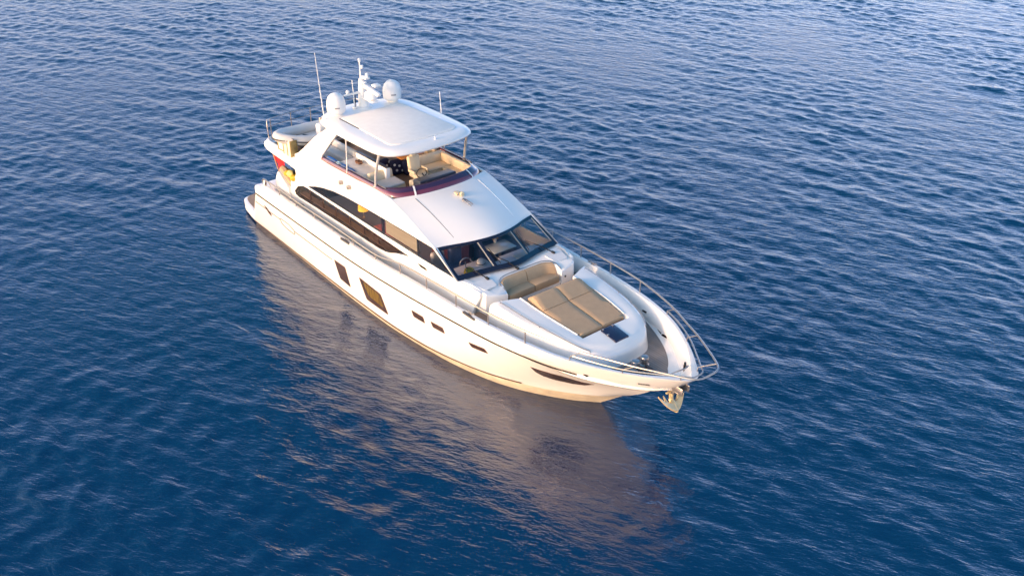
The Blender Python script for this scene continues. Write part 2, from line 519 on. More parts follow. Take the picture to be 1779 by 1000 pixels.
# ---- hull: level curves, port side
NB = [(-1.0, 1.9, -.5), (6, 2.0, -.7), (11, 1.75, -.8), (14, 1.1, -.8), (16, .4, -.7), (16.9, 0, -.6)]
NW = [(-1.0, 2.32, 0), (0.7, 2.38, 0), (3.0, 2.46, 0), (6, 2.56, 0), (8, 2.6, 0), (9.5, 2.59, 0), (10.5, 2.53, 0), (11.8, 2.41, 0), (12.9, 2.25, 0), (14.26, 1.92, 0), (15.23, 1.54, 0), (16.13, 1.02, 0), (16.8, .54, 0), (17.37, 0, 0)]
NC = [(-.95, 2.42, .12), (3, 2.53, .12), (6, 2.61, .12), (8, 2.64, .13), (10, 2.63, .15), (12, 2.48, .2), (14, 2.10, .28), (15.5, 1.60, .38), (16.8, .98, .5), (17.7, .45, .62), (18.25, 0, .72)]
NM = [(-.45, 2.58, .9), (3, 2.65, .9), (8, 2.69, .92), (11, 2.67, 1.0), (13, 2.57, 1.08), (14.5, 2.36, 1.15), (16, 1.92, 1.25), (17.3, 1.30, 1.33), (18.3, .70, 1.38), (19.25, 0, 1.42)]
NK = [(0.1, 2.69, 1.82), (4.8, 2.71, 1.76), (7.8, 2.71, 1.75), (10.7, 2.70, 1.88), (12.6, 2.67, 2.0), (14.3, 2.585, 2.08), (15.4, 2.48, 2.12), (16.6, 2.23, 2.125), (17.5, 1.94, 2.12), (18.6, 1.39, 2.1), (19.25, .80, 2.06), (19.7, 0, 2.0)]
NU = [(0.1, 2.71, 1.835), (4.8, 2.73, 1.775), (7.8, 2.73, 1.765), (10.7, 2.72, 1.895), (12.6, 2.69, 2.015), (14.3, 2.605, 2.095), (15.4, 2.50, 2.135), (16.6, 2.26, 2.145), (17.5, 1.98, 2.145), (18.64, 1.44, 2.14), (19.42, .97, 2.13), (19.96, .49, 2.12), (20.22, .18, 2.115), (20.30, 0, 2.11)]
NS = [(0.70, 2.64, 2.33), (0.95, 2.67, 2.41), (2.0, 2.70, 2.43), (5, 2.72, 2.43), (9, 2.72, 2.43), (10.5, 2.72, 2.51), (12, 2.71, 2.595), (13.5, 2.65, 2.60), (15, 2.56, 2.63), (16.5, 2.38, 2.655), (17.5, 2.17, 2.67), (18.2, 1.94, 2.685), (18.82, 1.66, 2.69), (19.7, 1.13, 2.70), (20.4, .60, 2.71), (20.78, .26, 2.715), (20.90, .10, 2.715), (20.92, 0, 2.715)]
ND = [(0.75, 2.52, 1.72), (5, 2.57, 1.72), (9, 2.57, 1.74), (11, 2.56, 1.86), (13, 2.5, 2.0), (15, 2.4, 2.05), (16.5, 2.2, 2.05), (17.3, 1.98, 2.05), (17.9, 1.80, 2.05), (18.5, 1.54, 2.05), (19.2, 1.12, 2.05), (19.7, .74, 2.05), (20.02, .36, 2.05), (20.12, 0, 2.05)]
NH = 110
LB, LW, LC, LM, LK, LU, LS, LD = [cr(c, NH) for c in (NB, NW, NC, NM, NK, NU, NS, ND)]

def zdeck(x):
    return float(np.interp(x, [p[0] for p in ND], [p[2] for p in ND]))

side_rows = []
for v in np.linspace(0, 1, 11):          # smooth quadratic through chine, middle and knuckle
    a = (1 - v) * (1 - 2 * v); b = 4 * v * (1 - v); c = v * (2 * v - 1)
    side_rows.append(a * LC + b * LM + c * LK)
mb = MB()
mb.grid(side_rows)
mb.mirror()
tr = [(r_[0], r_[0] * [1, -1, 1]) for r_ in side_rows]
mb.grid([np.linspace(a, b, 9) for a, b in tr])
hull = mb.build('hull', GEL, Y, ang=40)
mb = MB().grid([LB, LW, LC]).mirror()
mb.grid([np.linspace(r_[0], r_[0] * [1, -1, 1], 5) for r_ in (LB, LW, LC)])
MB.build(mb, 'hull_bottom', mat('hull_bottom_shade', (.70, .60, .45, 1), .4, var=.15), Y, ang=40)  # golden, shaded look of the downturned bottom is put into this colour

# BVH of the starboard/port topsides for fitting windows and trim to the surface
bmv = [tuple(p) for r_ in side_rows for p in r_]
bmf = [(i * NH + j, i * NH + j + 1, (i + 1) * NH + j + 1, (i + 1) * NH + j) for i in range(10) for j in range(NH - 1)]
BV = BVHTree.FromPolygons([Vector(p) for p in bmv], bmf)

def on_hull(sgn):
    def f(x, z, off):
        hit = BV.ray_cast(Vector((x, 8, z)), Vector((0, -1, 0)))
        if hit[0] is None:
            q = BV.find_nearest(Vector((x, 2.5, z)))
            loc, n = q[0], q[1]
        else: loc, n = hit[0], hit[1]
        if n.y < 0: n = -n
        p = loc + n * (OFF - off)
        return (p.x, sgn * p.y, p.z)
    return f
OFF = 0.0

def hull_panel(mbk, outline, off, sgn, thick=0.01, step=0.12):
    global OFF
    OFF = off
    return mbk.plate(outline, [], on_hull(sgn), thick, step)

def shrink(L, k, kz=None):
    c = np.mean(np.array(L), 0)
    kz = kz or k
    return [tuple(c + (np.array(p) - c) * np.array([k, kz])) for p in L]

def rounded(L, rad=0.04, n=4):
    out = []
    m = len(L)
    for i in range(m):
        p0, p1, p2 = (np.array(L[(i + k) % m], float) for k in (-1, 0, 1))
        a = p1 + (p0 - p1) / np.linalg.norm(p0 - p1) * min(rad, .45 * np.linalg.norm(p0 - p1))
        b = p1 + (p2 - p1) / np.linalg.norm(p2 - p1) * min(rad, .45 * np.linalg.norm(p2 - p1))
        for t in np.linspace(0, 1, n):
            out.append(tuple((1 - t) ** 2 * a + 2 * t * (1 - t) * p1 + t * t * b))
    return out

def hull_window(name, outline, sgn, rad=0.06, curtain=None, kx=.90, kz=.90):
    o = rounded(outline, rad)
    f = hull_panel(MB(), o, 0.010, sgn, 0.03).build(name, HFRAME, hull)
    hull_panel(MB(), shrink(o, kx, kz), 0.014, sgn, 0.002).build('pane', HGLASS, None).parent = f
    return f

WIN_BIG = [(7.84, 1.29), (9.24, 1.20), (9.62, .53), (8.22, .53)]
WIN_SML = [(6.15, 1.29), (6.93, 1.29), (7.15, .54), (6.43, .60)]
PORTS = [[(11.09, 1.43), (11.75, 1.46), (11.84, 1.24), (11.19, 1.21)], [(12.14, 1.48), (12.79, 1.53), (12.88, 1.33), (12.25, 1.29)], [(14.0, 1.56), (14.72, 1.64), (14.83, 1.48), (14.12, 1.41)]]
BOWW = [(16.36, 1.64), (16.40, 1.40), (16.55, 1.25), (16.85, 1.17), (17.30, 1.16), (17.62, 1.21), (18.0, 1.42), (17.68, 1.44), (17.25, 1.58), (16.84, 1.60)]
for sg in (-1, 1):
    for kind, oo, rad in (('hull_window', WIN_BIG, .075), ('hull_window', WIN_SML, .055)):
        o = rounded(oo, rad)
        f = hull_panel(MB(), o, 0.010, sg, 0.03).build(kind, HFRAME, Y)
        if kind == 'hull_window' and oo is WIN_BIG:
            c = hull_panel(MB(), rounded([(8.08, 1.22), (9.12, 1.14), (9.40, .70), (8.42, .76)], .14), 0.015, sg, 0.002).build('curtain', OLIVE, f)
        hull_panel(MB(), shrink(o, .92, .9), 0.0125 if oo is WIN_BIG else 0.014, sg, 0.001).build('pane', HGLASS, f)
    for oo in PORTS:
        o = rounded(oo, .05)
        f = hull_panel(MB(), o, 0.010, sg, 0.03).build('porthole', HFRAME, Y)
        hull_panel(MB(), shrink(o, .86, .74), 0.014, sg, 0.002).build('pane', HGLASS, f)
    f = hull_panel(MB(), BOWW, 0.008, sg, 0.02, .06).build('bow_window', HFRAME, Y)
    hull_panel(MB(), shrink(BOWW, .92, .82), 0.012, sg, 0.002, .06).build('pane', HGLASS, f)
    hull_panel(MB(), rounded([(0.70, 1.50), (0.95, 1.47), (1.26, 1.28), (1.22, 1.17), (0.98, 1.25), (.78, 1.4)], .04), 0.006, sg, 0.02).build('exhaust_vent', HFRAME, Y)
    # locker outline and style groove
    OFF = 0.004; fn = on_hull(sg)
    L = rounded([(2.03, 1.42), (2.75, 1.42), (3.16, 1.30), (3.16, 1.12), (2.45, 1.14), (2.12, 1.22)], .05, 3)
    MB().tube([fn(x, z, 0) for x, z in L], .014, 5, closed=True).build('locker_hatch', SEAM, Y)
    g = MB().tube([fn(x, z, 0) for x, z in zip(np.linspace(-.08, 2.0, 14), np.interp(np.linspace(-.08, 2.0, 14), [-.1, 2.2], [1.37, 1.36]))], .014, 5)
    g.tube([fn(x, z, 0) for x, z in zip(np.linspace(3.18, 6.0, 14), np.linspace(1.27, 1.22, 14))], .014, 5)
    g.build('style_groove', SEAM, Y)
    # rub line on the knuckle, boot stripe above the water
    kk = LU.copy(); kk[:, 1] *= sg; kk[:, 2] -= .01
    a = int(NH * .865)
    MB().tube(kk[:a], .026, 6).build('rub_strip', BROWN, Y)
    MB().tube(kk[a - 1:], .018, 6).build('bow_ridge', GEL, Y)
    cw = LC.copy(); cw[:, 1] *= sg
    mb = MB()
    v_ = .0
    q = [a_ * 1 for a_ in (side_rows[0], side_rows[1])]
    lo = (q[0] * 1.0 + q[1] * 0).copy(); hi = (q[0] * .55 + q[1] * .45).copy()
    for A in (lo, hi): A[:, 1] = sg * (A[:, 1] + .006)
    MB().grid([lo[:92], hi[:92]]).build('boot_stripe', BOOT, Y)

# ---- bulwark (outer strake, cap, inner face), deck
capo = LS.copy()
tan = np.gradient(LS, axis=0); nrm = np.stack([tan[:, 1], -tan[:, 0]], 1)
nrm /= np.linalg.norm(nrm, axis=1)[:, None] + 1e-9
capi = LS.copy()
capi[:, 0] += nrm[:, 0] * -.0; capi[:, 1] = np.maximum(LS[:, 1] - .12, 0)
bown = sm(19.5, 20.92, LS[:, 0]); capi[:, 0] -= bown * .16
capi[:, 1] = np.where(LS[:, 1] < .12, LS[:, 1] * .3, capi[:, 1])
capm = (LS + capi) / 2; capm[:, 2] += .018
rows = [LK, LU] + [LU * (1 - v) + LS * v for v in (.33, .66, .96)]
top = LS.copy(); top[:, 2] += .012
rows += [top, capm + [0, 0, .0], capi + [0, 0, .006]]
low_i = LD.copy()
for v in (.05, .3, .6, .85, 1.0):
    q = capi * (1 - v) + LD * v
    q[:, 1] -= np.minimum(.05 * math.sin(math.pi * v), q[:, 1] * .5)
    rows.append(q)
mb = MB().grid(rows).mirror()
mb.grid([np.linspace(r_[0], r_[0] * [1, 1, 1], 2) for r_ in rows[:2]])
# aft end of each bulwark
for sg in (1, -1):
    e = [r_[0] * [1, sg, 1] for r_ in rows]
    mb.poly(e)
bulwark = mb.build('bulwark', GEL, Y, ang=42)
dk = LD.copy(); dk[:, 2] -= .004; dk[:, 1] += .02
MB().grid([dk * [1, k, 1] for k in np.linspace(1, -1, 13)]).build('teak_deck', TEAK, Y)

# swim platform + transom furniture
pl = rounded([(-2.78, -1.95), (-2.78, 1.95), (-2.3, 2.2), (-.35, 2.5), (-.35, -2.5), (-2.3, -2.2)], .5, 6)
MB().prism(pl, .12, .46, .05, 3).build('swim_platform', GEL, Y)
MB().prism([(x * .94 - .14, y * .93) for x, y in pl], .46, .468).build('platform_teak', TEAKW, Y)
mb = MB().box((-.45, -2.5, .4), (.55, 2.5, 1.95), .12, 3)
mb.build('transom', GEL, Y)
MB().box((.56, -2.3, 1.6), (2.3, 2.3, 1.735), .01).build('cockpit_sole', TEAKW, Y)
MB().box((.1, -1.6, 1.9), (.9, 1.9, 2.25), .08, 3).build('cockpit_seat', CREAM, Y)
# curved wing moulding at the cockpit side
for sg in (-1, 1):
    prof = rounded([(1.02, 1.75), (1.02, 2.55), (1.28, 3.02), (1.45, 3.02), (1.75, 2.75), (2.1, 2.6), (2.1, 1.75)], .18, 5)
    mb = MB().plate(prof, [], lambda x, z, off, sg=sg: (x, sg * (2.2 - off), z), .5, .2)
    mb.build('cockpit_wing', GEL, Y, ang=30, bevel=.03)
    MB().tube([(1.25, sg * 1.95, 3.02), (1.45, sg * 1.95, 3.0), (1.75, sg * 1.95, 2.76), (2.08, sg * 1.95, 2.64)], .16, 8, smooth=10).build('wing_top', TAN, Y)

# ---- cabin side (flank) with windows and the arch up to the hardtop
def flank_y(x, z):
    y = float(np.interp(z, [1.6, 2.4, 3.06, 3.65, 4.5, 5.0, 5.9], [2.13, 2.11, 2.07, 2.03, 1.98, 1.97, 1.93]))
    y += .17 * float(sm(0, 1, (5.2 - x) / 3.6) * sm(3.0, 3.7, z) * (1 - sm(4.15, 5.3, z)))
    y -= .20 * float(sm(12.9, 14.4, x) * sm(2.0, 3.0, z))
    return y
def flank(sg):
    return lambda x, z, off: (x, sg * (flank_y(x, z) - off), z)
UPW = [(3.50, 3.07), (4.0, 3.24), (4.55, 3.37), (5.3, 3.49), (6.19, 3.56), (7.4, 3.60), (8.45, 3.615), (9.84, 3.63), (11.50, 3.64), (12.02, 3.39), (12.66, 3.08), (11.3, 3.055), (10.24, 3.05), (8, 3.05), (6.2, 3.06)]
LOW = [(2.47, 2.43), (2.41, 2.55), (2.66, 2.80), (3.1, 2.95), (3.4, 2.965), (6.15, 2.93), (8.04, 2.88), (9.3, 2.85), (10.12, 2.83), (9.45, 2.67), (9.05, 2.53), (8.72, 2.455), (8.3, 2.42), (6, 2.42), (3.5, 2.41), (2.7, 2.39)]
OUT = [(2.05, 1.66), (13.62, 1.95), (13.70, 2.45), (13.86, 2.85), (13.84, 3.0), (13.5, 3.05), (12.90, 3.055), (12.30, 3.365), (11.68, 3.685),
       (11.2, 3.84), (10.6, 4.05), (9.87, 4.28), (9.12, 4.49), (8.05, 4.53), (6.25, 4.50), (4.52, 4.46),
       (4.62, 4.64), (4.86, 4.88), (5.3, 5.33), (5.78, 5.78), (5.80, 5.86), (5.15, 5.86), (4.85, 5.66), (4.50, 5.46), (4.10, 5.18), (3.72, 4.88), (3.36, 4.58), (3.12, 4.38), (2.95, 4.26), (2.6, 4.12), (2.32, 4.06),
       (0.62, 4.06), (0.42, 4.0), (.34, 3.86), (.40, 3.74), (.6, 3.68), (1.1, 3.64), (2.2, 3.60), (2.68, 3.52), (2.62, 3.28), (2.40, 3.08), (2.16, 2.92), (2.08, 2.78)]
for sg in (-1, 1):
    MB().plate(OUT, [UPW, LOW], flank(sg), .10, .22).build('cabin_side', GEL, Y, ang=30, bevel=.018)
    gl_ = MB().plate(UPW, [], lambda x, z, off, sg=sg: (x, sg * (flank_y(x, z) - .035 - off), z), 0, .3)
    gw = gl_.build('side_window', SGLASS, Y, recalc=False)
    gl2 = MB().plate(LOW, [], lambda x, z, off, sg=sg: (x, sg * (flank_y(x, z) - .035 - off), z), 0, .3)
    gw2 = gl2.build('side_window', SGLASS, Y, recalc=False)
    # dark frame lines and posts
    mb = MB()
    for L in (UPW, ):
        mb.tube([flank(sg)(x, z, .018) for x, z in L], .022, 5, closed=True)
    for x0, x1 in ((8.42, 8.60), (10.55, 10.66)):
        mb.box((x0, sg * 1.985 - .012, 3.06), (x1, sg * 1.985 + .012, 3.63), .004, 1)
    mb.build('frame', NAVYFR, gw)
    mb = MB().tube([flank(sg)(x, z, .018) for x, z in LOW], .02, 5, closed=True)
    mb.build('frame', BROWN, gw2)
    for x in np.arange(3.3, 8.6, .95):
        MB().box((x, sg * 1.93 - .02, 2.42), (x + .05, sg * 1.93 + .02, 2.94), .004, 1).build('mullion', HFRAME, gw2)
    if sg == -1:
        MB().box((8.62, -1.95, 3.07), (10.54, -1.93, 3.64), .004, 1).build('roller_blind', BLIND, gw)
    MB().box((2.45, sg * 1.82 - .12, 2.40), (9.0, sg * 1.82 + .12, 2.43), .004, 1).build('window_sill', mat('window_sill_leather', (.30, .19, .14, 1), .6, var=.1), gw2)
    # small side vents and nav lights
    mb = MB()
    mb.plate([(2.72, 2.16), (3.05, 2.19), (3.16, 2.12), (2.85, 2.10)], [], lambda x, z, off, sg=sg: (x, sg * (flank_y(x, z) + .01 - off), z), .012, .2)
    mb.build('step_light', BROWN, Y)
    MB().plate([(10.72, 2.80), (11.12, 2.80), (11.24, 2.73), (10.86, 2.73)], [], lambda x, z, off, sg=sg: (x, sg * (flank_y(x, z) + .01 - off), z), .012, .2).build('side_vent', BROWN, Y)
    for x in (5.96, 6.5):
        mb = MB().box((x - .05, sg * 2.06 - .07, 4.0), (x + .07, sg * 2.06 + .05, 4.14), .02)
        mb.build('navigation_light', STEEL, Y)

# ---- roof from windscreen head up to the flybridge
ytop = [0, .35, .66, 1.05, 1.4, 1.75, 2.0]
WT = np.array([(12.24, 0, 3.765), (12.20, .35, 3.755), (12.12, .66, 3.735), (11.99, 1.05, 3.715), (11.85, 1.4, 3.70), (11.73, 1.75, 3.69), (11.66, 1.985, 3.68)])
WB = np.array([(13.36, 0, 3.14), (13.30, .35, 3.14), (13.20, .66, 3.13), (13.10, 1.05, 3.11), (13.02, 1.4, 3.09), (12.94, 1.75, 3.07), (12.90, 2.06, 3.055)])
RA = np.array([(9.58, 0, 4.55), (9.57, .35, 4.55), (9.54, .66, 4.545), (9.47, 1.05, 4.535), (9.36, 1.4, 4.525), (9.22, 1.75, 4.51), (9.10, 1.985, 4.48)])
rows = []
edge = [(0, 9.10, 4.48), (.3, 9.87, 4.285), (.58, 10.6, 4.055), (.82, 11.2, 3.845), (1, 11.66, 3.68)]
for v in np.linspace(0, 1, 15):
    base = RA * (1 - v) + WT * v
    base[:, 2] += (.055 * math.sin(math.pi * v)) + .05 * math.sin(math.pi * v) * (1 - (base[:, 1] / 2) ** 2)
    # side edge follows the flank top exactly
    ex = np.interp(v, [e[0] for e in edge], [e[1] for e in edge]); ez = np.interp(ex, [e[1] for e in edge], [e[2] for e in edge])
    fy = flank_y(ex, ez)
    k = (base[:, 1] / base[-1, 1]) ** 6
    base[:, 2] = base[:, 2] * (1 - k) + (ez + .004) * k
    base[:, 0] = base[:, 0] * (1 - k) + ex * k
    base[-1, 1] = fy
    rows.append(base)
lip = rows[-1].copy(); lip[:, 0] += .03; lip[:, 2] -= .04
lip2 = lip.copy(); lip2[:, 0] -= .12; lip2[:, 2] += .0
full = lambda A: np.vstack([(A * [1, -1, 1])[::-1][:-1], A])
roof = MB().grid([full(r_) for r_ in rows + [lip, lip2]]).build('cabin_roof', GEL, Y, ang=50)
RBV = BVHTree.FromPolygons([Vector(p) for r_ in rows for p in full(r_)], [(i * 13 + j, i * 13 + j + 1, (i + 1) * 13 + j + 1, (i + 1) * 13 + j) for i in range(14) for j in range(12)])
def roofz(x, y):
    h = RBV.ray_cast(Vector((x, y, 9)), Vector((0, 0, -1)))
    return h[0].z if h[0] else 4.0
for sg in (-1, 1):
    pts = [(x, sg * (1.30 - .02 * (x - 9.6)), roofz(x, sg * 1.3) + .002) for x in np.linspace(9.55, 11.6, 10)]
    MB().tube(pts, .011, 5).build('roof_seam', SEAM if sg < 0 else GEL, Y)
# horn, twin nozzle fitting on roof
MB().lathe([(.03, 0), (.035, .05), (.10, .09), (.10, .12), (.02, .13)], (10.12, -.02, roofz(10.12, 0)), 14).lathe([(.03, 0), (.09, .16), (.07, .2)], (10.1, .1, roofz(10.1, .1) + .05), 10, 'x').build('horn', mat('horn_cream', (.75, .62, .4, 1), .4), Y)
z_ = roofz(10.6, 0)
MB().lathe([(.06, 0), (.06, .07), (.03, .09)], (10.48, 0, z_ + .02), 12).tube([(10.5, -.04, z_ + .08), (10.95, -.05, z_ + .02)], .022, 7).tube([(10.5, .05, z_ + .08), (10.9, .06, z_ + .03)], .022, 7).build('searchlight', STEEL, Y)

# ---- windscreen
def wsp(y, v, off=0.0):
    a = np.array([np.interp(abs(y), WT[:, 1], WT[:, k]) for k in (0, 2)])
    yb = abs(y) / 1.985 * 2.06
    b = np.array([np.interp(yb, WB[:, 1], WB[:, k]) for k in (0, 2)])
    p = a * (1 - v) + b * v
    nrm_ = np.array([.5, .87])
    p = p + nrm_ * off
    return (p[0], y * (1 + .038 * v), p[1])
def wpatch(mbk, y0, y1, v0, v1, off, n=8, thick=.0):
    A = [[wsp(y, v, off) for y in np.linspace(y0, y1, n)] for v in np.linspace(v0, v1, 4)]
    mbk.grid(A)
    if thick:
        B_ = [[wsp(y, v, off - thick) for y in np.linspace(y0, y1, n)] for v in np.linspace(v0, v1, 4)]
        mbk.grid(B_)
        mbk.grid([A[0], B_[0]]); mbk.grid([A[-1], B_[-1]])
        mbk.grid([[a[0] for a in A], [b[0] for b in B_]]); mbk.grid([[a[-1] for a in A], [b[-1] for b in B_]])
    return mbk
mb = MB()
wpatch(mb, -1.985, 1.985, .86, 1.0, .006, 30, .05)
wpatch(mb, -1.985, 1.985, -.02, .06, .0065, 30, .05)
for y0 in (-1.985, 1.985 - .09):
    wpatch(mb, y0, y0 + .09, .0, .9, .008, 4, .05)
for y0 in (-.66, .66):
    wpatch(mb, y0 - .042, y0 + .042, .0, .9, .009, 4, .05)
ws = mb.build('windscreen', NAVYFR, Y, ang=40)
for y0, y1 in ((-1.9, -.66), (-.66, .66), (.66, 1.9)):
    wpatch(MB(), y0, y1, .03, .9, 0, 14).build('pane', WGLASS, ws)
for y0, hw_ in ((-.725, .017), (.600, .016), (1.872, .018)):
    wpatch(MB(), y0 - hw_, y0 + hw_, .06, .86, .004, 3, .03).build('pane_post', mat('pane_post_beige', (.50, .44, .36, 1), .5), ws)
for sg in (-1, 1):
    MB().tube([(11.66, sg * 2.02, 3.69), (12.9, sg * 2.085, 3.06)], .022, 6).build('pillar_trim', STEEL, ws)
# wipers
def wiper(yb, y_tip, vt, blade):
    z0 = 3.07
    base = np.array([13.42 - .05 * yb * yb, yb, 3.09]); tip = np.array(wsp(y_tip, vt, .05))
    mid = np.array(wsp((yb * .6 + y_tip * .4), .86, .06))
    mb = MB().tube([base, mid, tip], [.022, .018, .012], 6)
    mb.box(tuple(base - [.05, .04, .03]), tuple(base + [.10, .04, .04]), .02)
    b0, b1 = blade
    mb.tube([wsp(b0[0], b0[1], .04), wsp(b1[0], b1[1], .04)], .014, 5)
    mb.build('windscreen_wiper', BLACK, Y)
wiper(-1.28, -1.55, .72, ((-1.62, .86), (-1.45, .55)))
wiper(-.12, -.52, .62, ((-.50, .84), (-.56, .33)))
wiper(1.50, .85, .50, ((.74, .80), (.80, .16)))

# ---- foredeck module with sofa in front of the windscreen
def modtop(x, y):
    return 3.02 - .03 * (x - 13.2) - .015 * y * y * .3
wb_out = [(p[0] - .12, p[1]) for p in WB]
front = [(14.03, 1.86), (14.12, 1.5), (14.2, 1.10)]
outl = [(13.86, 0), (13.86, .85), (13.92, .98), (14.05, 1.06)] + front[::-1][0:1] + [(14.12, 1.5), (14.03, 1.86), (13.4, 1.95)] + [(x, y) for x, y in wb_out[::-1]]
mb = MB()
# rear shelf between windscreen foot and seat back, and the two side pods
shelf = [(x - .1, y) for x, y in wb_out] + [(13.4, 1.93), (14.0, 1.83), (14.12, 1.5), (14.2, 1.12), (13.95, 1.08), (13.72, 1.0), (13.62, .75), (13.60, 0)]
shelf_f = shelf + [(x, -y) for x, y in shelf[::-1][1:-1]]
mb.prism(shelf_f, 1.95, lambda x, y: float(np.interp(x, [12.7, 13.3, 13.9, 14.2], [3.03, 3.07, 3.0, 2.86])), .05, 3)
mod = mb.build('foredeck_module', GEL, Y, ang=40)
MB().box((13.55, -1.13, 1.98), (14.17, 1.13, 2.52), .05, 3).build('sofa_base', GEL, mod)
# step panels (nonskid) each side
for sg in (-1, 1):
    q = rounded([(13.28, sg * 1.15), (13.80, sg * 1.22), (13.80, sg * 1.72), (13.28, sg * 1.84)], .06)
    MB().prism(q if sg > 0 else q[::-1], 2.98, lambda x, y: float(np.interp(x, [12.7, 13.3, 13.9, 14.2], [3.03, 3.07, 3.0, 2.86])) + .008).build('nonskid_panel', NONSKID, mod)
    MB().lathe([(.035, 0), (.035, .015), (.0, .02)], (14.165, sg * 1.3, 2.62), 10, 'x').build('socket_cap', BLACK, mod)
sofa = MB()
for sg in (-1, 1):
    sofa.box((13.72, min(sg * .006, sg * 1.03), 2.50), (14.20, max(sg * .006, sg * 1.03), 2.75), .03, 2)
sofa_o = sofa.build('sofa_cushion', TAN, mod)
for sg in (-1, 1):
    A = []
    prof = [(13.86, 2.70), (13.84, 2.76), (13.79, 2.90), (13.73, 3.03), (13.67, 3.07), (13.60, 3.06), (13.58, 2.7)]
    ys = [sg * .012] + list(sg * np.linspace(.1, .9, 6)) + [sg * 1.0, sg * 1.05]
    for y in ys:
        f_ = .17 * float(sm(.80, 1.05, abs(y)))
        A.append([(x + f_ * (1 if i < 4 else .8), y, z - (.10 * f_) * (z > 2.8)) for i, (x, z) in enumerate(prof)])
    mb = MB().grid(A); mb.poly(A[0]); mb.poly(A[-1])
    mb.build('sofa_backrest', TAN, mod, ang=50)
MB().tube([(14.10, -1.14, 2.95), (13.80, -1.13, 3.03), (13.60, -.92, 3.08), (13.55, 0, 3.09), (13.60, .92, 3.08), (13.80, 1.13, 3.03), (14.10, 1.14, 2.95)], .014, 6, smooth=40).build('sofa_rail', STEEL, mod)
MB().box((13.7, -2.15, 1.98), (14.75, 2.15, 2.26), .01).build('walkway_sole', TEAKW, Y)

# ---- foredeck trunk with sun pad
st = [  # inner(x,y,z) rail(x,y,z) foot(x,y)
    ((14.75, 1.09, 2.92), (14.42, 1.90, 2.90), (14.35, 2.06)),
    ((15.30, 1.10, 2.90), (15.00, 1.84, 2.88), (14.95, 2.01)),
    ((15.90, 1.09, 2.86), (15.70, 1.74, 2.84), (15.70, 1.93)),
    ((16.60, 1.03, 2.80), (16.50, 1.60, 2.79), (16.55, 1.80)),
    ((17.20, .955, 2.735), (17.20, 1.41, 2.735), (17.35, 1.60)),
    ((17.45, .93, 2.71), (17.60, 1.25, 2.68), (17.78, 1.40)),
    ((17.75, .85, 2.68), (17.95, 1.02, 2.60), (18.12, 1.12)),
    ((17.96, .68, 2.645), (18.12, .75, 2.52), (18.36, .84)),
    ((18.08, .42, 2.625), (18.20, .45, 2.49), (18.45, .51)),
    ((18.12, 0, 2.615), (18.24, 0, 2.48), (18.50, 0)),
]
rows = []
for (ix, iy, iz), (rx, ry, rz), (fx, fy) in st:
    mid = ((ix + rx) / 2, (iy + ry) / 2, (iz + rz) / 2 + .015)
    zd = 1.98
    pts = [(ix, iy, iz), mid, (rx, ry, rz)]
    pts += [(rx + (fx - rx) * .30, ry + (fy - ry) * .30, rz - .025), (rx + (fx - rx) * .48, ry + (fy - ry) * .48, rz - .09), (rx + (fx - rx) * .72, ry + (fy - ry) * .72, rz - .34), (fx, fy, zd)]
    rows.append(cr(pts, 14))
rows = cr(np.array(rows).reshape(len(rows), -1), 40).reshape(40, 14, 3)
mb = MB().grid(rows).mirror()
# aft end face of each wing
for sg in (1, -1):
    e = [p * [1, sg, 1] for p in rows[0]] + [np.array((14.75, sg * 1.09, 1.98))]
    mb.poly(e)
# inner floor: recess under the pad then flush nose
inn = rows[:, 0, :]
fl = []; 
for p in inn:
    drop = .13 * (1 - float(sm(17.30, 17.42, p[0]))) + .30 * (1 - float(sm(15.25, 15.45, p[0])))
    fl.append((p[0], p[1], p[2] - drop))
fl = np.array(fl)
mb.grid([inn, fl]); mb.grid([inn * [1, -1, 1], fl * [1, -1, 1]])
mb.grid([fl * [1, k, 1] + [0, 0, .012 * (1 - k * k)] for k in np.linspace(1, -1, 13)])
mb.poly([(14.75, -1.09, 2.49), (14.75, 1.09, 2.49), (14.75, 1.09, 1.98), (14.75, -1.09, 1.98)])
trunk = mb.build('foredeck_trunk', GEL, Y, ang=38)
TBV = BVHTree.FromPolygons([Vector(p) for p in (rows.reshape(-1, 3) * [1, 1, 1])], [(i * 14 + j, i * 14 + j + 1, (i + 1) * 14 + j + 1, (i + 1) * 14 + j) for i in range(39) for j in range(13)])
for sg in (-1, 1):
    pts = [np.array(rows[i][5]) * [1, sg, 1] + [0, sg * .012, .045] for i in range(1, 30)]
    mb = MB().tube(pts, .013, 6)
    for i in (0, 14, 28):
        mb.tube([pts[i], pts[i] - np.array([0, sg * .0, .06])], .012, 6)
    mb.build('grab_rail', STEEL, trunk)
    MB().tube([np.array(p) * [1, sg, 1] + [0, 0, .012] for p in inn[:24]], .018, 6).build('pad_frame', GELM, trunk)
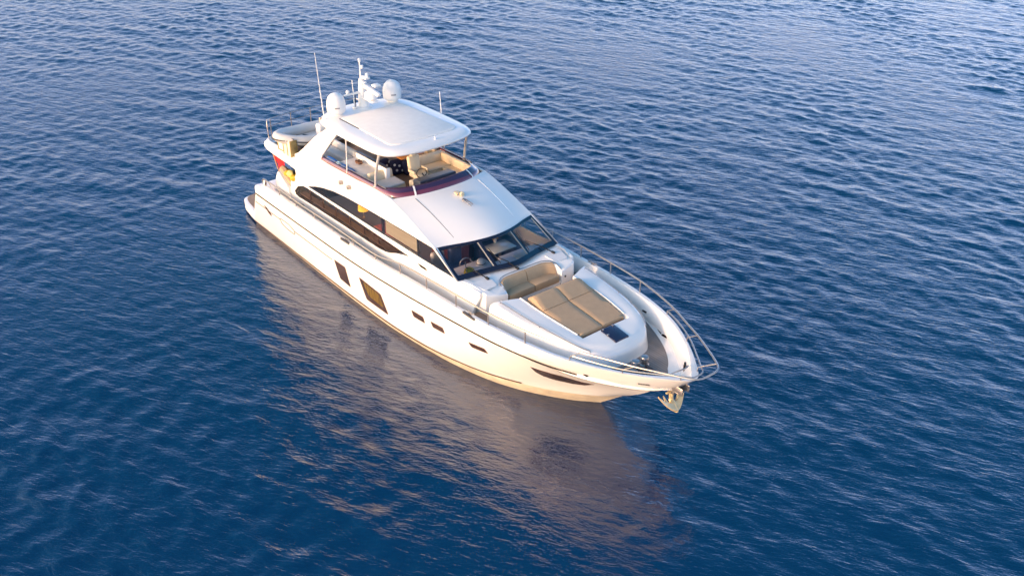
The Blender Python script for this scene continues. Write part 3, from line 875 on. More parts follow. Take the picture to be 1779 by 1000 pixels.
# sun pad cushions
def pad_w(x): return float(np.interp(x, [14.9, 15.3, 15.8, 16.6, 17.25], [.93, .98, 1.03, .97, .87]))
def pad_t(x): return float(np.interp(x, [14.88, 14.93, 15.05, 15.18, 15.30, 15.78], [2.80, 2.94, 3.05, 3.10, 3.10, 2.91]))
for sg in (-1, 1):
    # raised curved headrest
    xs = [14.88, 14.93, 15.0, 15.08, 15.18, 15.28, 15.4, 15.52, 15.65, 15.765]
    us = [.010, .022, .2, .5, .8, .985, 1.0]
    A = [[(x, sg * (.004 + (pad_w(x) - .004) * u), pad_t(x) - (.016 if u == 1.0 else .007 if u == .010 else 0) + .003 * math.sin(9 * x + 5 * u)) for u in us] for x in xs]
    B_ = [[(p[0], p[1], 2.62) for p in row] for row in A]
    mb = MB().grid(A).grid(B_)
    mb.grid([A[0], B_[0]]).grid([A[-1], B_[-1]])
    mb.grid([[a[0] for a in A], [b[0] for b in B_]]).grid([[a[-1] for a in A], [b[-1] for b in B_]])
    mb.build('headrest_cushion', TAN, trunk, ang=50)
    xs = np.concatenate([[15.772, 15.785], np.linspace(15.95, 17.15, 7), [17.245, 17.26]])
    A = []
    for x in xs:
        e = (x in (15.772, 17.26))
        A.append([(x, sg * (.004 + (pad_w(x) - .004) * u), float(np.interp(x, [15.78, 17.26], [2.905, 2.735])) - (.018 if u == 1.0 else .008 if (u == .010 or e) else 0) + .003 * math.sin(5 * x + 4 * u)) for u in us])
    B_ = [[(p[0], p[1] , p[2] - .13) for p in row] for row in A]
    mb = MB().grid(A).grid(B_)
    mb.grid([A[0], B_[0]]).grid([A[-1], B_[-1]])
    mb.grid([[a[0] for a in A], [b[0] for b in B_]]).grid([[a[-1] for a in A], [b[-1] for b in B_]])
    mb.build('sunpad_cushion', TAN, trunk, ang=50)
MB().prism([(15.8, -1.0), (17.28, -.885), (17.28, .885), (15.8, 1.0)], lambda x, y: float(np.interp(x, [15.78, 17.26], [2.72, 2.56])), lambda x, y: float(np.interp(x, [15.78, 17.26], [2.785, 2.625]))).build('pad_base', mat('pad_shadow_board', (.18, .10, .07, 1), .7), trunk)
# deck hatch
q = [(17.45, -.27), (18.10, -.27), (18.10, .27), (17.45, .27)]
def tz(x): return float(np.interp(x, inn[:, 0], inn[:, 2])) + .012
h = MB().prism(rounded(q, .03), lambda x, y: tz(x) - .03, lambda x, y: tz(x) + .035, .01).build('deck_hatch', SOLAR, trunk)
for (x, y) in ((17.48, .2), (17.48, -.2), (17.75, -.25)):
    MB().box((x - .03, y - .03, tz(x) + .03), (x + .03, y + .03, tz(x) + .055), .006).build('hinge', STEEL, h)

# ---- guard rails
RT = [(10.5, 2.66, 2.885), (11.2, 2.66, 2.95), (12, 2.655, 2.995), (13.5, 2.605, 3.035), (15, 2.525, 3.045), (16.5, 2.355, 3.075), (17.5, 2.13, 3.085), (18.37, 1.87, 3.09), (19.2, 1.52, 3.1), (19.82, 1.26, 3.11), (20.6, .86, 3.12), (21.05, .61, 3.12), (21.28, .44, 3.12), (21.36, .25, 3.12), (21.37, 0, 3.12)]
RI = [(18.03, 1.95, 2.85), (18.7, 1.70, 2.86), (19.50, 1.30, 2.86), (20.2, .80, 2.88), (20.72, .40, 2.90), (20.95, .22, 2.91), (20.99, 0, 2.91)]
RF = [(1.0, 2.66, 2.46), (1.12, 2.66, 2.64), (2.2, 2.66, 2.69), (3.5, 2.66, 2.655), (5, 2.66, 2.655), (6.2, 2.66, 2.655), (7.6, 2.66, 2.63), (8.6, 2.66, 2.62), (9.2, 2.66, 2.64), (9.8, 2.66, 2.74), (10.5, 2.66, 2.885)]
for sg in (-1, 1):
    f = lambda L: [(x, sg * y, z) for x, y, z in L]
    rail = MB().tube(f(RF[:-1]) + f(RT), .027, 8, smooth=150).build('guard_rail', STEEL, Y)
    MB().tube(f(RI), .022, 8, smooth=40).build('inner_rail', STEEL, rail)
    for x in (2.2, 3.5, 4.9, 6.2, 7.6, 9.0, 10.5, 12, 13.5, 15, 16.5):
        zb = float(np.interp(x, LS[:, 0], LS[:, 2])); zt = float(np.interp(x, [p[0] for p in RF[1:] + RT[1:8]], [p[2] for p in RF[1:] + RT[1:8]])); yy = float(np.interp(x, [p[0] for p in RF[1:] + RT[1:8]], [p[1] for p in RF[1:] + RT[1:8]]))
        MB().tube([(x, sg * yy, zb), (x, sg * yy, zt)], .022, 8).build('stanchion', STEEL, rail)
    for (b, m, j) in (((18.0, 1.985, 2.68), (18.01, 1.98, 2.82), (18.37, 1.87, 3.09)), ((19.40, 1.30, 2.69), (19.41, 1.31, 2.82), (19.82, 1.26, 3.11)), ((20.66, .335, 2.71), (20.67, .34, 2.86), (21.12, .56, 3.12))):
        b, m, j = [np.array(q) * [1, sg, 1] for q in (b, m, j)]
        MB().tube([b, m, m * .8 + j * .2 + np.array([0, 0, .01]), j], .017, 8).build('stanchion', STEEL, rail)

# ---- foredeck gear
wl = MB()
for y in (-.20, .17):
    c = (18.86, y, 2.06)
    wl.lathe([(.15, 0), (.15, .05), (.10, .08), (.085, .16), (.10, .2), (.125, .22), (.13, .27), (.11, .31), (0, .33)], c, 18)
wl.build('windlass', STEEL, Y)
mb = MB()
for y in (-.17, .12):
    pts = [(18.98 + t * 1.15, y * (1 - .6 * t), 2.14 + .02 * math.sin(40 * t)) for t in np.linspace(0, 1, 24)]
    mb.tube(pts, [.045, .03, .045, .03, .045, .03, .045, .03, .045], 6)
mb.build('anchor_chain', DGREY, Y)
MB().box((19.05, -.24, 2.055), (20.1, .2, 2.09), .01).build('chain_plate', STEEL, Y)
MB().box((19.7, -.16, 2.06), (20.5, .16, 2.10), .01).box((19.95, -.16, 2.08), (20.62, -.12, 2.30), .015).box((19.95, .12, 2.08), (20.62, .16, 2.30), .015).box((20.06, -.10, 1.90), (20.28, .10, 2.12), .02).build('bow_roller', STEEL, Y)
MB().tube([(20.3, -.3, 2.74), (20.45, -.2, 2.86), (20.5, 0, 2.88), (20.45, .2, 2.86), (20.3, .3, 2.74)], .02, 6, smooth=16).build('roller_hoop', STEEL, Y)
for sg in (-1, 1):
    # fairlead with cross inside the bow, cleats on the cap
    cx, cy, cz = 20.02, sg * .56, 2.43
    t_ = Vector((.62, -.78 * sg, 0)); 
    m4 = Matrix.Translation((cx, cy, cz)) @ Matrix(((t_.x, -t_.y * sg, 0, 0), (t_.y, t_.x * sg, 0, 0), (0, 0, 1, 0), (0, 0, 0, 1)))
    MB().box((-.12, -.02, -.13), (.12, .02, .13), .02).xf(m4).build('fairlead', BROWN, Y)
    MB().box((-.02, -.035, -.09), (.02, .035, .09), .01).box((-.08, -.035, -.02), (.08, .035, .02), .01).xf(m4).build('roller', STEEL, Y)
    for x in (7.1, 14.15):
        yy = float(np.interp(x, LS[:, 0], LS[:, 1])) - .07; zz = float(np.interp(x, LS[:, 0], LS[:, 2]))
        mb = MB().tube([(x - .2, sg * yy, zz + .09), (x - .1, sg * yy, zz + .075), (x + .1, sg * yy, zz + .075), (x + .2, sg * yy, zz + .09)], [.012, .025, .025, .012], 7)
        mb.box((x - .07, sg * yy - .025, zz + .0), (x + .07, sg * yy + .025, zz + .08), .01)
        mb.build('mooring_cleat', STEEL, Y)
        MB().box((x - .3, sg * (yy + .05) - .055, zz - .06), (x + .3, sg * (yy + .05) + .055, zz + .017), .03).build('cleat_recess', DGREY, Y)
    # stern fairlead hoop
    mb = MB().tube([(.78, sg * 2.62, 2.36), (.72, sg * 2.62, 2.56), (.95, sg * 2.6, 2.66), (1.2, sg * 2.58, 2.6), (1.3, sg * 2.56, 2.42)], .022, 7, smooth=20)
    mb.tube([(.95, sg * 2.66, 2.42), (.95, sg * 2.60, 2.62)], .05, 8)
    mb.lathe([(.06, 0), (.05, .05), (.05, .13), (.08, .16), (.07, .19), (0, .2)], (.88, sg * 2.58, 2.42), 12)
    mb.build('stern_fairlead', STEEL, Y)
    # flush deck fittings on bulwark inner face
    MB().box((16.95, sg * 2.03 - .02, 2.32), (17.12, sg * 2.03 + .02, 2.36), .01).box((18.2, sg * 1.66 - .02, 2.2), (18.4, sg * 1.56 + .02, 2.24), .01).build('scupper', BROWN, Y)

# ---- flybridge
FLO = [(4.45, 1.95), (8.0, 1.9), (8.7, 1.82), (9.1, 1.6), (9.36, 1.2), (9.5, .6), (9.52, 0)]
flo_f = FLO + [(x, -y) for x, y in FLO[::-1][1:]]
MB().prism(flo_f, 3.80, 3.95).build('flybridge_sole', TEAKW, Y)
aft = rounded([(.40, 2.0), (.40, -2.0), (.8, -2.14), (4.5, -1.95), (4.5, 1.95), (.8, 2.14)], .15, 4)
MB().prism(aft, 3.66, 3.96).build('aft_deck', TEAKW, Y)
mb = MB().tube([(2.6, 2.14, 4.04), (1.2, 2.16, 4.03), (.62, 2.12, 4.02), (.36, 1.9, 4.0), (.24, 1.2, 4.0), (.2, 0, 4.0), (.24, -1.2, 4.0), (.36, -1.9, 4.0), (.62, -2.12, 4.02), (1.2, -2.16, 4.03), (2.6, -2.14, 4.04)], .085, 10, smooth=50)
mb.build('aft_coaming', GEL, Y)
mb = MB().prism(rounded([(.30, 1.95), (.16, 0), (.30, -1.95), (.75, -2.0), (.75, 2.0)], .1, 4), 3.66, 3.98)
mb.build('aft_edge', GEL, Y)
SC = [(4.50, 1.985), (5.3, 1.985), (6.25, 1.985), (7.2, 1.98), (8.0, 1.96), (8.6, 1.92), (8.95, 1.83), (9.14, 1.70), (9.30, 1.45), (9.44, 1.10), (9.53, .6), (9.56, 0)]
scp = cr(SC, 60)
scn = np.gradient(scp, axis=0); scn = np.stack([-scn[:, 1], scn[:, 0]], 1); scn /= np.linalg.norm(scn, axis=1)[:, None]
scn = -scn if scn[0, 1] > 0 else scn      # inward
def ring(inset, z):
    q = scp + scn * np.asarray(inset)[..., None] if np.ndim(inset) else scp + scn * inset
    A = np.column_stack([q, z if np.ndim(z) else np.full(len(q), z)])
    return full(A[::1]) if abs(A[0, 1]) < 1e-6 else np.vstack([A * [1, -1, 1], A[::-1][1:]])
zb = np.interp(scp[:, 0], [4.5, 6.25, 8.05, 9.1, 9.56], [4.465, 4.505, 4.535, 4.50, 4.555])
fr_ = sm(8.2, 9.05, scp[:, 0])
mb = MB()
h1 = .085 + .015 * fr_; h2 = .015 + .10 * fr_
mb.grid([ring(.0, zb - .03), ring(.005 * fr_, zb), ring(.03 + .03 * fr_, zb + h1 * .6), ring(.05 + .05 * fr_, zb + h1), ring(.075 + .05 * fr_, zb + h1 - .005), ring(.08 + .05 * fr_, zb - .02)])
scr = mb.build('flybridge_windscreen', MAROON, Y, ang=60)
mb = MB()
mb.grid([ring(.055 + .05 * fr_, zb + h1), ring(.10 + .09 * fr_, zb + h1 + h2 * .55), ring(.13 + .14 * fr_, zb + h1 + h2), ring(.15 + .16 * fr_, zb + h1 + h2 - .004), ring(.08 + .09 * fr_, zb + h1 - .02)])
mb.build('smoked_screen', PURPLE, scr, ang=60)
sel = scp[:, 0] < 8.6
mb = MB()
for sg in (-1, 1):
    pts = [(p[0] , sg * (p[1] - .12), z + .13) for p, z in zip(scp[sel], zb[sel])]
    mb.tube(pts, .018, 6)
mb.build('screen_rail', STEEL, scr)
for yy in (-1.22, 1.22):
    i = np.argmin(abs(scp[:, 1] - abs(yy)) + (scp[:, 0] < 8.9) * 9)
    mb = MB()
    pts = []
    for a_, b_ in ((-.012, -.02), (-.005 + .02, h1[i] * .6), (.085, h1[i] + .008), (.17, h1[i] + h2[i] * .55 + .012), (.26, h1[i] + h2[i] + .008)):
        q = scp[i] + scn[i] * a_
        pts.append((q[0], math.copysign(q[1], yy), zb[i] + b_))
    sid = np.array([0.1, .03, 0]) if yy < 0 else np.array([.1, -.03, 0])
    sid = np.array([.012, .03 if yy < 0 else -.03, 0])
    mb.grid([[np.array(p) - sid for p in pts], [np.array(p) + sid for p in pts]])
    mb.build('screen_strap', WHITEP, scr, recalc=False)
# inner lining of the coaming
MB().grid([ring(.07, zb - .012), ring(.24, zb - .012), ring(.26, zb - .05), ring(.27, np.full(60, 3.95))]).build('coaming_lining', CREAM, Y, ang=50)
# furniture
fb = thing  # alias unused
def part(name, m, *boxes, bev=.05, parent=None):
    mb = MB()
    for b in boxes: mb.box(b[0], b[1], bev, 3)
    return mb.build(name, m, parent or Y)
p = part('companion_bench', CREAM, ((7.28, -1.62, 3.95), (7.98, -.62, 4.32)))
p2 = MB().box((7.06, -1.62, 4.1), (7.26, -.66, 4.66), .07, 3, Matrix.Rotation(R(-10), 3, 'Y')).build('backrest', CREAM, p)
part('seat_cushion', GREYW, ((7.30, -1.55, 4.31), (8.0, -.66, 4.40)), parent=p)
mb = MB().prism([(8.36, -.58), (8.95, -.68), (9.02, 0), (8.98, .80), (8.36, .92)], 3.95, lambda x, y: 4.60 + .14 * (x - 8.36) / .6, .06, 3)
con = mb.build('helm_console', SLATE, Y, ang=40)
MB().tube([(8.22 + .03 * math.cos(a), -.12 + .19 * math.cos(a), 4.66 + .17 * math.sin(a)) for a in np.linspace(0, 6.28, 21)[:-1]], .016, 6, closed=True).tube([(8.25, -.12, 4.66), (8.45, -.12, 4.55)], .02, 6).build('steering_wheel', BLACK, con)
MB().box((8.02, -.55, 3.95), (8.36, .1, 4.45), .06, 3).build('console_pedestal', CREAM, con)
hs = MB().box((7.45, -.16, 4.28), (7.98, .34, 4.46), .07, 3).box((7.55, -.05, 3.95), (7.85, .23, 4.3), .05).build('helm_seat', CREAM, Y)
MB().box((7.34, -.15, 4.4), (7.52, .33, 5.02), .08, 3, Matrix.Rotation(R(-9), 3, 'Y')).box((7.33, -.02, 4.95), (7.46, .2, 5.14), .05, 3, Matrix.Rotation(R(-9), 3, 'Y')).build('backrest', CREAM, hs)
MB().box((7.5, -.22, 4.5), (7.9, -.15, 4.6), .03).box((7.5, .33, 4.5), (7.9, .40, 4.6), .03).build('armrest', CREAM, hs)
se = part('settee', CREAM, ((6.95, .62, 3.95), (7.55, 1.74, 4.24)), ((7.0, 1.2, 3.95), (8.75, 1.72, 4.24)))
part('seat_cushion', CREAM, ((7.0, .64, 4.235), (7.55, 1.55, 4.33)), ((7.56, 1.18, 4.235), (8.7, 1.6, 4.33)), parent=se)
part('backrest', CREAM, ((6.78, .6, 4.1), (6.98, 1.72, 4.64)), ((6.9, 1.58, 4.1), (8.75, 1.76, 4.62)), parent=se, bev=.07)
part('aft_settee', CREAM, ((5.2, 1.25, 3.95), (6.5, 1.75, 4.3)), ((5.2, 1.62, 4.25), (6.5, 1.78, 4.6)), bev=.07)
tb = MB().box((5.95, .1, 4.56), (6.62, 1.12, 4.61), .02).build('cockpit_table', ORANGEWD, Y)
MB().lathe([(.2, 0), (.06, .05), (.05, .6)], (6.3, .6, 3.95), 14).build('pedestal', STEEL, tb)
bar = MB().box((5.35, -1.72, 3.95), (7.0, -1.02, 4.56), .03).box((5.35, -1.02, 3.95), (7.35, -.84, 4.76), .03).build('wet_bar', WHITEP, Y)
MB().box((5.38, -1.70, 4.56), (6.98, -1.04, 4.585), .01).build('worktop', GREYW, bar)
MB().box((5.37, -1.0, 4.76), (7.33, -.86, 4.775), .004).build('shelf_top', SLATE, bar)
mb = MB()
for x, z in ((5.75, 4.4), (5.9, 4.38), (6.35, 4.3)):
    mb.lathe([(.02, 0), (.02, .02), (0, .025)], (x, -1.745, z), 8, 'y')
mb.build('knob', BLACK, bar)
MB().box((6.55, -1.86, 3.95), (7.05, -.95, 4.50), .04, 3).build('fridge_box', WHITEP, Y)
part('aft_bench', GREYW, ((3.3, -1.25, 3.96), (5.0, -.85, 4.42)), ((3.3, -.85, 3.96), (5.0, -.68, 4.62)), bev=.08)
part('sideboard', DGREY, ((3.6, 1.0, 3.96), (5.0, 1.7, 4.5)))

# ---- hardtop
HT = [(3.62, 0), (3.70, .8), (4.0, 1.5), (4.35, 1.80), (5.0, 1.95), (6.0, 2.0), (7.2, 1.985), (8.0, 1.95), (8.42, 1.86), (8.70, 1.67), (8.86, 1.32), (8.98, .7), (9.02, 0)]
hp = cr(HT, 48)
hp = np.vstack([hp, (hp * [1, -1])[::-1][1:-1]])
hc = np.array([6.4, 0])
def hring(k, z, dx=0):
    q = hc + (hp - hc) * np.array([1 - (1 - k) * .62, k]) + [dx, 0]
    zz = z + .0 * q[:, 0]
    return np.column_stack([q, zz])
prof = [(.02, 5.70), (.80, 5.70), (.90, 5.715), (.975, 5.755), (1.0, 5.80), (1.0, 5.835), (.985, 5.88), (.955, 5.925), (.90, 5.962), (.83, 5.985), (.70, 5.997), (.02, 6.005)]
ht = MB().grid([hring(k, z) for k, z in prof], closed_u=True).build('hardtop', GEL, Y, ang=60)
q = rounded([(4.98, -1.30), (8.25, -1.38), (8.42, -1.1), (8.50, 0), (8.42, 1.1), (8.25, 1.38), (4.98, 1.30)], .12, 4)
MB().prism(q, 5.99, 6.026, .008).build('sunroof_canvas', CANVAS, ht)
MB().box((5.0, -1.375, 5.99), (6.3, -1.335, 6.012), .004).build('canvas_track', SLATE, ht)
for sg in (-1, 1):
    MB().tube([(8.02, sg * 1.88, 4.5), (8.10, sg * 1.875, 5.1), (8.30, sg * 1.84, 5.76)], .048, 10, smooth=12).lathe([(.09, 0), (.09, .03), (.05, .05)], (8.02, sg * 1.88, 4.56), 12).build('hardtop_leg', LEGST, Y)
MB().tube([(6.30, -1.96, 4.48), (6.36, -1.93, 5.78)], .022, 8).build('support_rod', WHITEP, Y)
MB().tube([(6.66, 1.99, 4.5), (6.46, 1.99, 6.68)], [.03, .012], 8).build('whip_antenna', WHITEP, Y)
MB().tube([(4.62, -1.72, 5.85), (4.60, -1.76, 6.3), (4.56, -1.86, 8.36)], [.03, .022, .010], 8).build('whip_antenna', WHITEP, Y)
MB().tube([(4.42, -.36, 6.0), (4.36, -.36, 7.05)], [.022, .012], 8).box((4.34, -.42, 6.0), (4.48, -.3, 6.08), .02).build('whip_antenna', WHITEP, Y)
MB().tube([(4.46, -.34, 6.0), (4.44, -.32, 6.5)], .014, 6).build('burgee_halyard', BROWN, Y)
MB().lathe([(.03, 0), (.03, .1), (.015, .12)], (8.72, .15, 5.97), 8).build('deck_light', WHITEP, ht)
MB().box((4.30, -1.80, 5.78), (4.38, -1.70, 5.95), .02).build('side_lamp', mat('lamp_housing', (.6, .5, .38, 1), .4), ht)
for sg in (-1, 1):
    dm = MB().lathe([(.20, 0), (.20, .09), (.22, .10)], (4.54, sg * 1.19, 6.0), 20)
    dome = MB().lathe([(.0, .07), (.27, .08), (.325, .12), (.335, .20), (.34, .40), (.325, .52), (.28, .64), (.20, .73), (.10, .78), (0, .795)], (4.54, sg * 1.19, 6.0), 32).build('satellite_dome', WHITEP, Y, ang=50)
    dm.build('pedestal', INWALL, dome)
    # small grey mark on the forward face, four bars following the curve
    mb = MB()
    for i in range(5):
        a = R(-36 + i * 6.2); 
        for (r_, z0, z1) in ((.345, .30, .345),):
            p_ = [(4.54 + r_ * math.cos(a + da), sg * 1.19 + r_ * math.sin(a + da), 6.0 + z) for da, z in ((-.042, z0), (.042, z0), (.042, z1), (-.042, z1))]
            mb.poly(p_)
    mb.build('maker_mark', GREYMARK, dome, recalc=False)
# mast
mast = MB().tube([(4.46, 0, 5.98), (4.42, 0, 6.4), (4.38, 0, 7.05)], [.20, .155, .085], 14, smooth=10).tube([(4.37, 0, 7.0), (4.36, 0, 7.72)], [.03, .02], 8).lathe([(.3, 0), (.24, .03), (.2, .05)], (4.46, 0, 6.0), 18, sx=1.2).build('mast', GELM, Y)
MB().lathe([(.05, 0), (.05, .10), (.03, .12)], (4.36, 0, 7.66), 10).lathe([(.05, 0), (.055, .05), (.05, .11)], (4.42, .05, 7.42), 10).box((4.36, -.02, 7.06), (4.72, .2, 7.15), .03).box((4.40, -.04, 6.9), (4.62, .1, 6.96), .02).lathe([(.06, 0), (.06, .1), (.03, .14)], (4.64, .1, 7.15), 10).build('masthead_light', WHITEP, mast)
MB().tube([(4.42, 0, 6.56), (4.40, -.66, 6.56)], .045, 8).lathe([(.03, 0), (.07, .06), (.06, .13), (.0, .16)], (4.40, -.6, 6.58), 12).box((4.34, -.75, 6.53), (4.46, -.5, 6.58), .02).build('spreader', WHITEP, mast)
MB().box((4.45, -.14, 6.36), (5.3, .14, 6.43), .05, 3).lathe([(.16, 0), (.24, .06), (.24, .2), (.2, .28), (.1, .33)], (5.0, 0, 6.42), 20).box((4.9, .1, 6.86), (5.15, .36, 6.95), .03).build('radar_base', WHITEP, mast)
MB().box((-.68, -.09, 0), (.68, .09, .13), .055, 3).xf(Matrix.Translation((5.05, 0, 6.72)) @ Matrix.Rotation(R(-8), 4, 'Z')).build('radar_scanner', WHITEP, mast)

# ---- aft deck rails (port side, aft edge, starboard corner)
RZ = 4.84
rl = [(4.2, 2.08, 4.95), (3.2, 2.12, 4.80), (1.8, 2.14, RZ), (.8, 2.10, RZ), (.45, 1.95, RZ), (.32, 1.2, RZ), (.26, 0, RZ), (.32, -1.2, RZ), (.42, -1.85, RZ), (.5, -2.02, RZ), (.56, -2.06, 4.72), (.6, -2.06, 4.1)]
ar = MB().tube(rl, .02, 8, smooth=90).tube([(x, y, z - .3) for x, y, z in rl[2:-2]], .013, 6, smooth=70).build('aft_rail', STEEL, Y)
for (x, y) in ((1.8, 2.14), (3.1, 2.12), (.45, 1.92), (.31, .9), (.26, 0), (.31, -.9), (.42, -1.85)):
    MB().tube([(x, y, 4.02), (x, y, RZ)], .018, 7).build('stanchion', STEEL, ar)

# ---- cabin interior seen through the glass
MB().grid([[(2.35, y, 1.80) for y in (-2, 2)], [(12.6, y, 1.80) for y in (-2, 2)]]).build('saloon_sole', mat('saloon_carpet', (.68, .60, .54, 1), .9), Y)
MB().grid([[(x, y, 3.72) for y in np.linspace(-1.95, 1.95, 5)] for x in (2.6, 9.0)]).grid([[(9.0, y, 3.72) for y in np.linspace(-1.95, 1.95, 5)], [(11.6, y, 3.64) for y in np.linspace(-1.9, 1.9, 5)]]).build('headliner', INWALL, Y)
dash = MB().prism([(12.25, -1.9), (12.62, -1.95), (12.85, -1.98), (13.12, -1.2), (13.28, 0), (13.12, 1.2), (12.85, 1.98), (12.3, 1.9), (12.45, .8), (12.4, -.2)], 1.9, lambda x, y: 2.93 + .09 * (x - 12.3), .04, 3).build('dashboard', LILAC, Y)
MB().box((11.95, -1.75, 1.9), (12.45, -.35, 2.98), .10, 3).build('helm_binnacle', mat('helm_leather', (.62, .57, .56, 1), .5), dash)
MB().tube([(11.93 + .05 * math.cos(a), -1.05 + .2 * math.cos(a), 2.95 + .2 * math.sin(a)) for a in np.linspace(0, 6.28, 21)[:-1]], .02, 6, closed=True).build('steering_wheel', STEEL, dash)
MB().box((12.5, .45, 2.94), (12.95, .95, 2.99), .02).build('chart_tray', INWALL, dash)
MB().lathe([(.11, 0), (.11, .02), (0, .03)], (12.72, 1.35, 2.985), 16).build('vent_disc', SLATE, dash)
for y in (-1.45, -.75):
    h_ = MB().box((10.95, y - .27, 2.25), (11.5, y + .27, 2.45), .08, 3).box((10.82, y - .26, 2.4), (11.0, y + .26, 3.12), .08, 3).build('pilot_seat', mat('pilot_vinyl', (.62, .60, .60, 1), .5) if y < -1 else DARKSEAT, Y)
MB().box((9.85, -.95, 1.8), (10.0, 1.95, 3.45), .02).build('bulkhead', BURG, Y)
MB().box((10.0, -.6, 1.8), (10.6, .1, 2.75), .03).build('galley_unit', BURG, Y)
MB().box((9.99, -.58, 2.75), (10.62, .12, 2.79), .02).build('galley_top', GREYW, Y)
dn = MB().box((10.35, .45, 1.8), (10.75, 1.9, 2.5), .06, 3).box((10.35, 1.5, 1.8), (12.2, 1.95, 2.5), .06, 3).box((10.1, .45, 2.4), (10.38, 1.9, 2.95), .07, 3).build('dinette_seat', DARKSEAT, Y)
dt = MB().box((10.95, .42, 2.66), (11.62, 1.36, 2.71), .02).build('dinette_table', TABLEW, Y)
MB().lathe([(.18, 0), (.05, .05), (.05, .86)], (11.28, .9, 1.8), 12).build('pedestal', STEEL, dt)
MB().box((11.95, .25, 1.8), (12.35, 1.9, 2.78), .05, 3).build('companion_locker', mat('pale_locker', (.74, .73, .77, 1), .5), Y)
MB().box((4.3, .6, 1.8), (8.2, 1.6, 2.3), .08, 3).box((4.3, 1.5, 2.2), (8.2, 1.85, 2.75), .08, 3).build('saloon_sofa', DARKSEAT, Y)
MB().box((4.0, -1.85, 1.8), (6.6, -1.45, 2.36), .05).build('saloon_sideboard', DARKSEAT, Y)
MB().box((6.7, -1.3, 1.8), (7.9, -.6, 2.42), .04).build('saloon_cabinet', BURG, Y)
MB().grid([[(2.3, y, z) for y in (-2.05, 2.05)] for z in (1.7, 3.6)]).build('cockpit_door', glass('door_glass', (.25, .25, .3, 1)), Y)

# ---- lettering on the bow
def lettering(txt, size, m, parent, fn, x0, name, sgn):
    c = bpy.data.curves.new(name, 'FONT'); c.body = txt; c.size = size; c.extrude = 0.0; c.offset = .004; c.space_character = 1.1
    o = bpy.data.objects.new(name, c); S.collection.objects.link(o)
    bpy.context.view_layer.update()
    me = bpy.data.meshes.new_from_object(o.evaluated_get(bpy.context.evaluated_depsgraph_get()))
    bpy.data.objects.remove(o)
    wd = max(v.co.x for v in me.vertices)
    for v in me.vertices:
        v.co = fn(v.co.x, v.co.y, wd)
    me.materials.append(m)
    ob = bpy.data.objects.new(name, me); S.collection.objects.link(ob); ob.parent = parent
    return ob
UBV = BVHTree.FromPolygons([Vector(p) for p in np.vstack([LU, LS])], [(j, j + 1, NH + j + 1, NH + j) for j in range(NH - 1)])
for sg in (-1, 1):
    def fn(u, v, wd, sg=sg):
        xx = 19.66 + (u if sg < 0 else wd - u) * .62
        z = 2.30 + v
        h_ = UBV.ray_cast(Vector((xx, 6, z)), Vector((0, -1, 0)))
        p_ = h_[0] if h_[0] else Vector((xx, .8, z))
        return Vector((p_.x + .006, sg * (p_.y + .008), p_.z))
    lettering('PRINCESS', .088, BLACK, Y, fn, 0, 'bow_lettering', sg)
    o_ = MB()
    for x0 in (16.55, 17.05):
        o_.plate([(x0, 2.36), (x0 + .38, 2.37), (x0 + .40, 2.34), (x0 + .02, 2.33)], [], lambda x, z, off, sg=sg: (lambda h_: (h_.x, sg * (h_.y + .005 - off), h_.z))((UBV.ray_cast(Vector((x, 6, z)), Vector((0, -1, 0)))[0] or Vector((x, 2, z)))), 0, .2)
    o_.build('registration_mark', mat('faint_mark', (.60, .57, .53, 1), .5), Y, recalc=False)

# ================================================================== LOOSE THINGS
# anchor hanging at the stem
A = thing('anchor', 'golden lit steel plough anchor hanging under the bow roller', 'anchor', (20.2, 0, 1.36))
MB().box((-.16, -.035, .12), (-.02, .035, .78), .02, 2, Matrix.Rotation(R(-6), 3, 'Y')).lathe([(.05, 0), (.07, .05), (.05, .1)], (-.06, 0, .74), 10).build('shank', GOLDST, A)
def fluke(sg):
    rows_ = []
    for t in np.linspace(0, 1, 9):
        y = sg * (.52 * t)
        xm = .10 - .20 * t ** 1.6; zm = .02 + .50 * t ** 1.7
        wdt = .23 * (1 - .75 * t ** 1.3) + .02
        rows_.append([(xm - wdt * .2, y, zm + wdt * .9), (xm + wdt * .5, y, zm + wdt * .2), (xm + wdt * .35, y, zm - wdt * .05), (xm - wdt * .45, y, zm + wdt * .65)])
    mb = MB().grid(rows_, closed_u=True); mb.poly(rows_[0]); mb.poly(rows_[-1])
    return mb
fluke(-1).build('fluke', GOLDST, A, ang=30); fluke(1).build('fluke', GOLDST, A, ang=30)
MB().tube([(-.1, 0, .30), (.06, 0, .12), (.16, 0, .02), (.05, 0, -.02)], [.07, .10, .08, .03], 8, smooth=10).build('crown', GOLDST, A)
for sg in (-1, 1):
    MB().tube([(.02, sg * .06, .10), (-.02, sg * .20, .24), (-.12, sg * .30, .50)], [.05, .045, .015], 8, smooth=10).build('prong', GOLDST, A)
MB().box((-.1, -.26, .58), (-.02, .26, .62), .02).build('stock', GOLDST, A)

